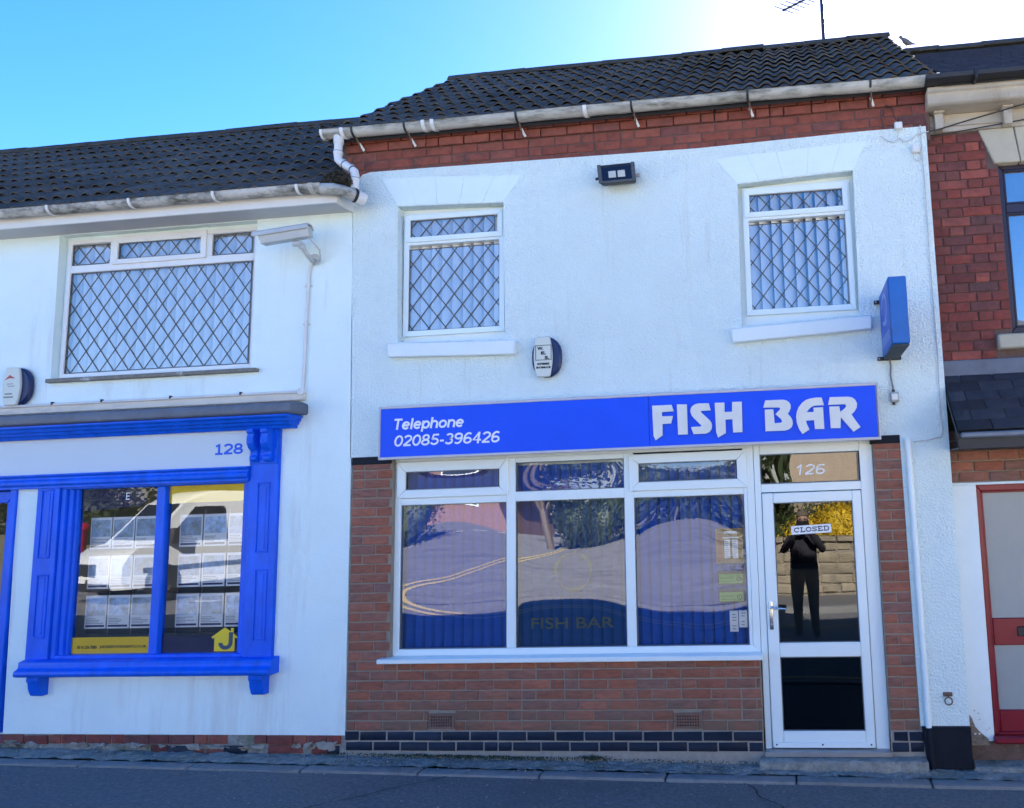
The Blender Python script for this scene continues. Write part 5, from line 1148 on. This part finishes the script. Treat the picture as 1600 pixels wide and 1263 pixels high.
# stone wall
SW = thing('stone_wall', 'sunlit rubble stone wall along the far pavement, reflected in the door', 'wall')
box('wall_core', (2.7, 30, -11.15, -10.75, -.4, .98), M_mortar, SW, .01)
M_stone = mat('buff_rubble', (.30, .25, .17), .9, var=.35, vscale=5, bump=.8, bscale=25, bdist=.02, dirt=((.14, .13, .11), .6, 4, .55))
r = random.Random(4); mb = MB(); z = -.35
while z < .95:
    h = r.uniform(.12, .24); x = 2.7
    while x < 16:
        w0 = r.uniform(.16, .48); j = lambda a=.02: r.uniform(-a, a); f = -10.75+r.uniform(.02, .07)
        a = [(x+.012+j(), z+.01+j()), (x+w0-.012+j(), z+.01+j()), (x+w0-.012+j(), z+h-.01+j()), (x+.012+j(), z+h-.01+j())]; c = (x+w0/2, z+h/2)
        i_ = [(c[0]+(p-c[0])*.75, c[1]+(q-c[1])*.7) for p, q in a]
        mb.add([(p, f, q) for p, q in i_]+[(p, f-.025, q) for p, q in a]+[(p, -10.76, q) for p, q in a], [(0, 1, 2, 3)]+[(k, k+4, (k+1) % 4+4, (k+1) % 4) for k in range(4)]+[(k+4, k+8, (k+1) % 4+8, (k+1) % 4+4) for k in range(4)])
        x += w0
    z += h
o = mb.build('stones', M_stone, SW); o['kind'] = 'stuff'
x = 2.7
while x < 16: wd = r.uniform(.4, .7); box('coping_stone', (x, x+wd-.02, -11.2, -10.66, .97, 1.07+r.uniform(-.01, .02)), M_stone, SW, .02); x += wd
shrub('far_hedge', 'tall shaggy hedge at the far side of the junction', 'hedge', [(x, -30+.6*sin(x), 1.4+.5*cos(2*x), 1.5, 1.0, 1.8) for x in (-7, -5.2, -3.4, -1.6, .2, 1.8)], 15000, .13, M_folg, 6, [[(x, -30, GZ), (x, -30, 1)] for x in (-6, -2, 1)])
# buff brick house facing the shops
HB = thing('buff_house', 'sunlit buff brick house across the road, reflected in the glass over the door', 'house')
M_buff = mat('buff_brick', (.27, .215, .155), .85, var=.2, vscale=9, bump=.4, bscale=40)
box('wall', (3.4, 14, -27, -20, -.5, 5.3), M_buff, HB, .01)
MB().add([(3.0, -19.5, 5.2), (14.4, -19.5, 5.2), (14.4, -27.5, 5.2), (3.0, -27.5, 5.2), (3.0, -23.5, 8.0), (14.4, -23.5, 8.0)], [(0, 1, 5, 4), (2, 3, 4, 5), (1, 2, 5), (3, 0, 4), (3, 2, 1, 0)]).build('roof', M_slate, HB)
for a, b, c, d in ((6.2, 7.6, 3.2, 4.6), (9.5, 10.9, 3.2, 4.6), (6.2, 7.8, .6, 2.1), (9.5, 11.1, .6, 2.1)):
    box('window', (a, b, -20.02, -19.96, c, d), M_pvc, HB, .01); box('window_pane', (a+.1, b-.1, -19.96, -19.94, c+.1, d-.1), mat('dark_pane', (.03, .04, .05), .1), HB, 0)
# unseen pale terrace, added to bounce sunlight onto the shop fronts
M_cream = mat('cream_render', (.62, .59, .52), .85, var=.06)
for k, (hx, hh) in enumerate(((17, 5.4), (25.5, 5.8), (34, 5.3), (42.5, 5.6))):
    t = thing('bounce_house', f'unseen pale house added to bounce light onto the shops, {["first", "second", "third", "fourth"][k]} beyond the buff brick house across the road', 'house', 'added light-bouncing houses across the road')
    box('wall', (hx, hx+8, -20.5, -13.5, -.6, hh), M_cream, t, .01)
    MB().add([(hx-.3, -13.1, hh-.1), (hx+8.3, -13.1, hh-.1), (hx+8.3, -20.9, hh-.1), (hx-.3, -20.9, hh-.1), (hx-.3, -17, hh+2.6), (hx+8.3, -17, hh+2.6)], [(0, 1, 5, 4), (2, 3, 4, 5), (1, 2, 5), (3, 0, 4), (3, 2, 1, 0)]).build('roof', M_slate, t)
    for a, c in ((1.2, 3.2), (5.2, 3.2), (1.2, .6)): box('window', (hx+a, hx+a+1.4, -13.52, -13.46, c, c+1.4), mat('dark_pane', (.03, .04, .05), .1), t, 0)
    box('front_door', (hx+5.4, hx+6.4, -13.53, -13.46, -.4, 1.8), M_redpaint, t, .01)
# bungalow
BG = thing('bungalow', 'brick bungalow across the road, reflected in the left fanlight', 'bungalow')
M_bgb = mat('bungalow_brick', (.24, .14, .10), .85, var=.3, vscale=9, bump=.4, bscale=40)
box('wall', (-27, -12.5, -42, -34, -.3, 3.0), M_bgb, BG, .01)
MB().add([(-27.5, -33.4, 2.85), (-12, -33.4, 2.85), (-12, -42.6, 2.85), (-27.5, -42.6, 2.85), (-27.5, -38, 5.4), (-12, -38, 5.4)], [(0, 1, 5, 4), (2, 3, 4, 5), (1, 2, 5), (3, 0, 4), (3, 2, 1, 0)]).build('roof', M_slate, BG)
box('barge_board', (-27.5, -12, -33.45, -33.4, 2.72, 2.95), M_black, BG, .01)
for a, b in ((-25.5, -23.5), (-19.6, -17.4), (-15.6, -13.6)):
    box('window', (a, b, -34.02, -33.96, 1.0, 2.3), M_pvc, BG, .01); box('window_pane', (a+.1, b-.1, -33.96, -33.94, 1.1, 2.2), mat('dark_pane', (.03, .04, .05), .1), BG, 0)
for k, (x, y, sc) in enumerate(((-26, -32, 1.), (-31, -36, 1.2), (-22.5, -37, 1.1), (-36, -33, 1.1))):
    shrub('conifer', f'dark evergreen tree, {["first", "second", "third", "fourth"][k]} of the clump beyond the parked van', 'tree', [(x, y, 1.5*sc, 2.6*sc, 2.0*sc, 1.8*sc), (x, y, 3.6*sc, 2.0*sc, 1.6*sc, 1.8*sc), (x+.3, y, 5.4*sc, 1.2*sc, 1.0*sc, 1.3*sc)], 5000, .16, M_folg, 20+k, [[(x, y, -.3), (x, y, 4*sc)]])
# the far wooded skyline reads as one mass
wr_ = random.Random(31); tl = leaves([(x+wr_.uniform(-2, 2), -62+wr_.uniform(-5, 5), 2.2+wr_.uniform(0, 1.2), 4.5, 3, 3.6+wr_.uniform(-.8, 1.2)) for x in range(-110, 60, 5)], 26000, .34, 33)
wd_ = tl.build('far_wood', M_folg, None, recalc=False); wd_['kind'] = 'stuff'; wd_['label'] = 'dark band of trees on the skyline across the road'
# pillar box
PB = thing('post_box', 'red pillar post box beyond the parked van, reflected in the blue shopfront', 'post box')
MB().lathe([(.26, 0), (.26, .12), (.23, .15), (.23, 1.30), (.27, 1.33), (.28, 1.42), (.24, 1.48), (.10, 1.55), (0, 1.56)], (-15.6, -12.8, g(-15.6)-.118), 'z', 20).build('body', mat('post_red', (.48, .015, .02), .3), PB)
box('posting_slot', (-15.72, -15.5, -12.585, -12.565, 1.22+.24, 1.27+.24), M_black, PB, .004); box('notice_plate', (-15.69, -15.53, -12.585, -12.565, 1.02+.2, 1.16+.2), M_white, PB, .004)
box('base_collar', (-15.88, -15.32, -13.08, -12.52, -.14, .25), M_black, PB, .02)
# van: nose towards the shops
VN = thing('parked_van', 'white panel van parked nose-out across the road, reflected in the blue shopfront', 'van')
M_vw = mat('white_van_paint', (.78, .78, .76), .25, var=.03, spec=.6); M_vg = mat('van_glass', (.015, .02, .025), .06, var=.1); M_vb = mat('van_black_plastic', (.02, .02, .022), .6); M_tyre = mat('tyre_rubber', (.018, .018, .018), .8)
# local frame: +X is forward, built round the origin then placed
prof = [(2.62, .32), (2.70, .48), (2.70, .78), (2.60, .98), (2.30, 1.12), (1.95, 1.20), (1.28, 2.02), (1.10, 2.16), (.7, 2.26), (-2.3, 2.28), (-2.55, 2.22), (-2.64, 1.9), (-2.66, .45), (-2.6, .34)]
def inset(x, z): return .0 if z < 1.15 else .16*((z-1.15)/1.1)**1.3
vb = bmesh.new(); rows_ = []
NY = [-1, -.93, -.6, 0, .6, .93, 1]
for (px, pz) in prof:
    row = []
    for s in NY:
        hw = .99-inset(px, pz); nose = .22 if px > 2.5 else (.06 if px > 2.2 else 0)
        row.append(vb.verts.new((px-nose*abs(s)**3, s*hw, pz-(.05 if abs(s) == 1 and pz > 2.1 else 0))))
    rows_.append(row)
for i in range(len(prof)):
    k = (i+1) % len(prof)
    for j in range(len(NY)-1): vb.faces.new((rows_[i][j], rows_[i][j+1], rows_[k][j+1], rows_[k][j]))
for j in (0, -1): vb.faces.new([r_[j] for r_ in rows_])
bmesh.ops.recalc_face_normals(vb, faces=vb.faces); bmesh.ops.triangulate(vb, faces=[f for f in vb.faces if len(f.verts) > 4]); me = bpy.data.meshes.new('body'); vb.to_mesh(me); vb.free(); me.set_sharp_from_angle(angle=RAD(50)); link('body', me, M_vw, VN)
def vq(name, pts, m): 
    n = len(pts); return MB().add(pts, [tuple(range(n))]).build(name, m, VN)
def ws(t): return (1.93-.64*t+.012, 1.225+.785*t+.012)
(ax, az), (bx_, bz_) = ws(.03), ws(.97)
vq('windscreen', [(ax-.02, -.86, az+.01), (ax+.01, 0, az+.01), (ax-.02, .86, az+.01), (bx_, .74, bz_+.01), (bx_+.02, 0, bz_+.01), (bx_, -.74, bz_+.01)], M_vg)
for s in (-1, 1):
    def side(x, z): return (x, s*(.99-inset(x, z)+.008), z)
    vq('side_window', [side(1.62, 1.24), side(.52, 1.22), side(.52, 1.92), side(1.10, 1.92)], M_vg)
    MB().add([side(-2.6, .62), side(2.15, .62), side(2.15, .72), side(-2.6, .72)], [(0, 1, 2, 3)]).build('rub_strip', M_vb, VN)
    MB().box(1.42, 1.62, s*1.0 if s < 0 else 1.0, s*1.0-.22 if s < 0 else 1.22, 1.18, 1.50).build('door_mirror', M_vb, VN, .02)
    for wx in (1.72, -1.55):
        wh = empty('wheel'); wh.parent = VN
        MB().lathe([(.20, -.11), (.31, -.12), (.345, -.08), (.345, .08), (.31, .12), (.20, .11)], (wx, s*.90, .345), 'y', 24).build('tyre', M_tyre, wh); MB().lathe([(0, .07*s), (.06, .09*s), (.19, .075*s), (.21, .115*s)], (wx, s*.90, .345), 'y', 20).build('rim', M_steel, wh)
        MB().lathe([(0, 1.0*s), (.40, 1.0*s)], (wx, 0, .40), 'y', 24).build('wheel_arch', M_vb, VN)
    MB().add([(2.56, s*.50, .84), (2.43, s*.88, .86), (2.22, s*.97, 1.06), (2.38, s*.74, 1.05), (2.50, s*.52, .97)], [(0, 1, 2, 3, 4)]).build('headlight', mat('headlamp', (.35, .36, .37), .1, metal=.6), VN)
mb = MB().box(2.66, 2.715, -.48, .48, .60, .84)
mb.build('grille', M_vb, VN, .02); box('bumper', (2.55, 2.735, -.78, .78, .30, .46), M_vb, VN, .03); box('number_plate', (2.73, 2.742, -.26, .26, .47, .58), M_white, VN, .003)
hdg = math.atan2(.92, -.40)
VN.matrix_world = Matrix.Translation((-9.95, -10.95, g(-10)-.118)) @ Matrix.Rotation(hdg, 4, 'Z')
# the photographer, one continuous figure
PN = thing('person', 'person in dark jacket and trousers holding up a phone, reflected in the door glass', 'person')
def skin_body(name, verts, edges, radii, m, parent, root=0, sub=2):
    me = bpy.data.meshes.new(name); me.from_pydata(verts, edges, []); o = link(name, me, m, parent)
    sk = o.modifiers.new('skin', 'SKIN'); 
    for i, r_ in enumerate(radii): me.skin_vertices[0].data[i].radius = (r_, r_) if not isinstance(r_, tuple) else r_
    me.skin_vertices[0].data[root].use_root = True
    ss = o.modifiers.new('sub', 'SUBSURF'); ss.levels = sub; ss.render_levels = sub
    for p in me.polygons: p.use_smooth = True
    sk.use_smooth_shade = True; return o
X0, Y0, Z0 = 3.62, -6.50, g(3.6)-.125
V_ = [(0, 0, .95), (0, 0, 1.12), (0, .01, 1.32), (0, .0, 1.47), (0, .02, 1.56), (0, .05, 1.63), (0, .04, 1.76)]
Rr_ = [(.180, .130), (.175, .120), (.195, .13), (.11, .08), .055, (.080, .09), (.072, .085)]
E_ = [(0, 1), (1, 2), (2, 3), (3, 4), (4, 5), (5, 6)]
for s in (-1, 1):
    b = len(V_); V_ += [(s*.10, 0, .88), (s*.115, .02, .50), (s*.125, -.02, .10), (s*.135, .05, .04), (s*.145, .14, .035)]; Rr_ += [.112, .082, .062, .056, .046]; E_ += [(0, b), (b, b+1), (b+1, b+2), (b+2, b+3), (b+3, b+4)]
    b = len(V_); V_ += [(s*.19, 0, 1.43), (s*.27, .05, 1.24), (s*.15, .28, 1.42), (s*.075, .36, 1.63)]; Rr_ += [.066, .052, .043, .034]; E_ += [(2, b), (b, b+1), (b+1, b+2), (b+2, b+3)]
    wv = b+3
    for k, (dx, dz, L_) in enumerate(((.00, .055, .060), (-.006, .035, .068), (-.008, .012, .066), (-.008, -.010, .055))):
        c = len(V_); V_ += [(s*(.075+dx), .395, 1.65+dz), (s*(.055+dx), .42, 1.655+dz), (s*(.055+dx-L_*.7), .425, 1.657+dz)]; Rr_ += [.010, .009, .0075]; E_ += [(wv, c), (c, c+1), (c+1, c+2)]
    c = len(V_); V_ += [(s*.06, .385, 1.625), (s*.035, .375, 1.655)]; Rr_ += [.011, .009]; E_ += [(wv, c), (c, c+1)]
ob = skin_body('body', [(x+X0, y+Y0, z+Z0) for x, y, z in V_], E_, Rr_, mat('dark_clothing', (.014, .015, .022), .85, var=.3, vscale=12), PN)
M_skin = mat('skin', (.42, .25, .18), .55, var=.06)
fc = MB(); c = Vector((X0, Y0+.055, Z0+1.715))
prof_ = [(0, -.125), (.045, -.118), (.066, -.08), (.076, -.03), (.080, .03), (.072, .08), (.045, .112), (0, .122)]
fc.lathe(prof_, tuple(c), 'z', 18)
for i, v in enumerate(fc.v): fc.v[i] = (v[0], c.y+(v[1]-c.y)*1.18, v[2])
fc.add([(c.x-.012, c.y+.088, c.z-.02), (c.x+.012, c.y+.088, c.z-.02), (c.x, c.y+.118, c.z-.022), (c.x, c.y+.090, c.z+.03), (c.x, c.y+.088, c.z-.034)], [(0, 2, 3), (2, 1, 3), (0, 4, 2), (4, 1, 2)])
for s in (-1, 1): fc.lathe([(0, -.03), (.012, -.02), (.014, .01), (.006, .03), (0, .032)], (c.x+s*.082, c.y-.005, c.z-.01), 'z', 8)
fc.build('head', M_skin, PN)
for s in (-1, 1): MB().lathe([(0, .014), (.010, .010), (.013, 0), (.010, -.010), (0, -.014)], (c.x+s*.031, c.y+.080, c.z+.005), 'z', 8).build('eye', M_ink, PN)
box('mouth', (c.x-.022, c.x+.022, c.y+.082, c.y+.090, c.z-.066, c.z-.058), M_redink, PN, .002)
hr = MB(); hr.lathe([(.084, .040), (.098, .055), (.092, .095), (.056, .132), (0, .144)], (c.x, c.y+.004, c.z), 'z', 18); hr.lathe([(.070, -.06), (.090, -.01), (.094, .06), (.07, .11)], (c.x, c.y-.022, c.z), 'z', 18); hr.build('hair', M_bark, PN)
ph = thing('phone', 'black phone held up in both hands, reflected in the door glass', 'phone'); box('phone_body', (X0-.075, X0+.075, Y0+.388, Y0+.397, Z0+1.615, Z0+1.690), M_ink, ph, .003)
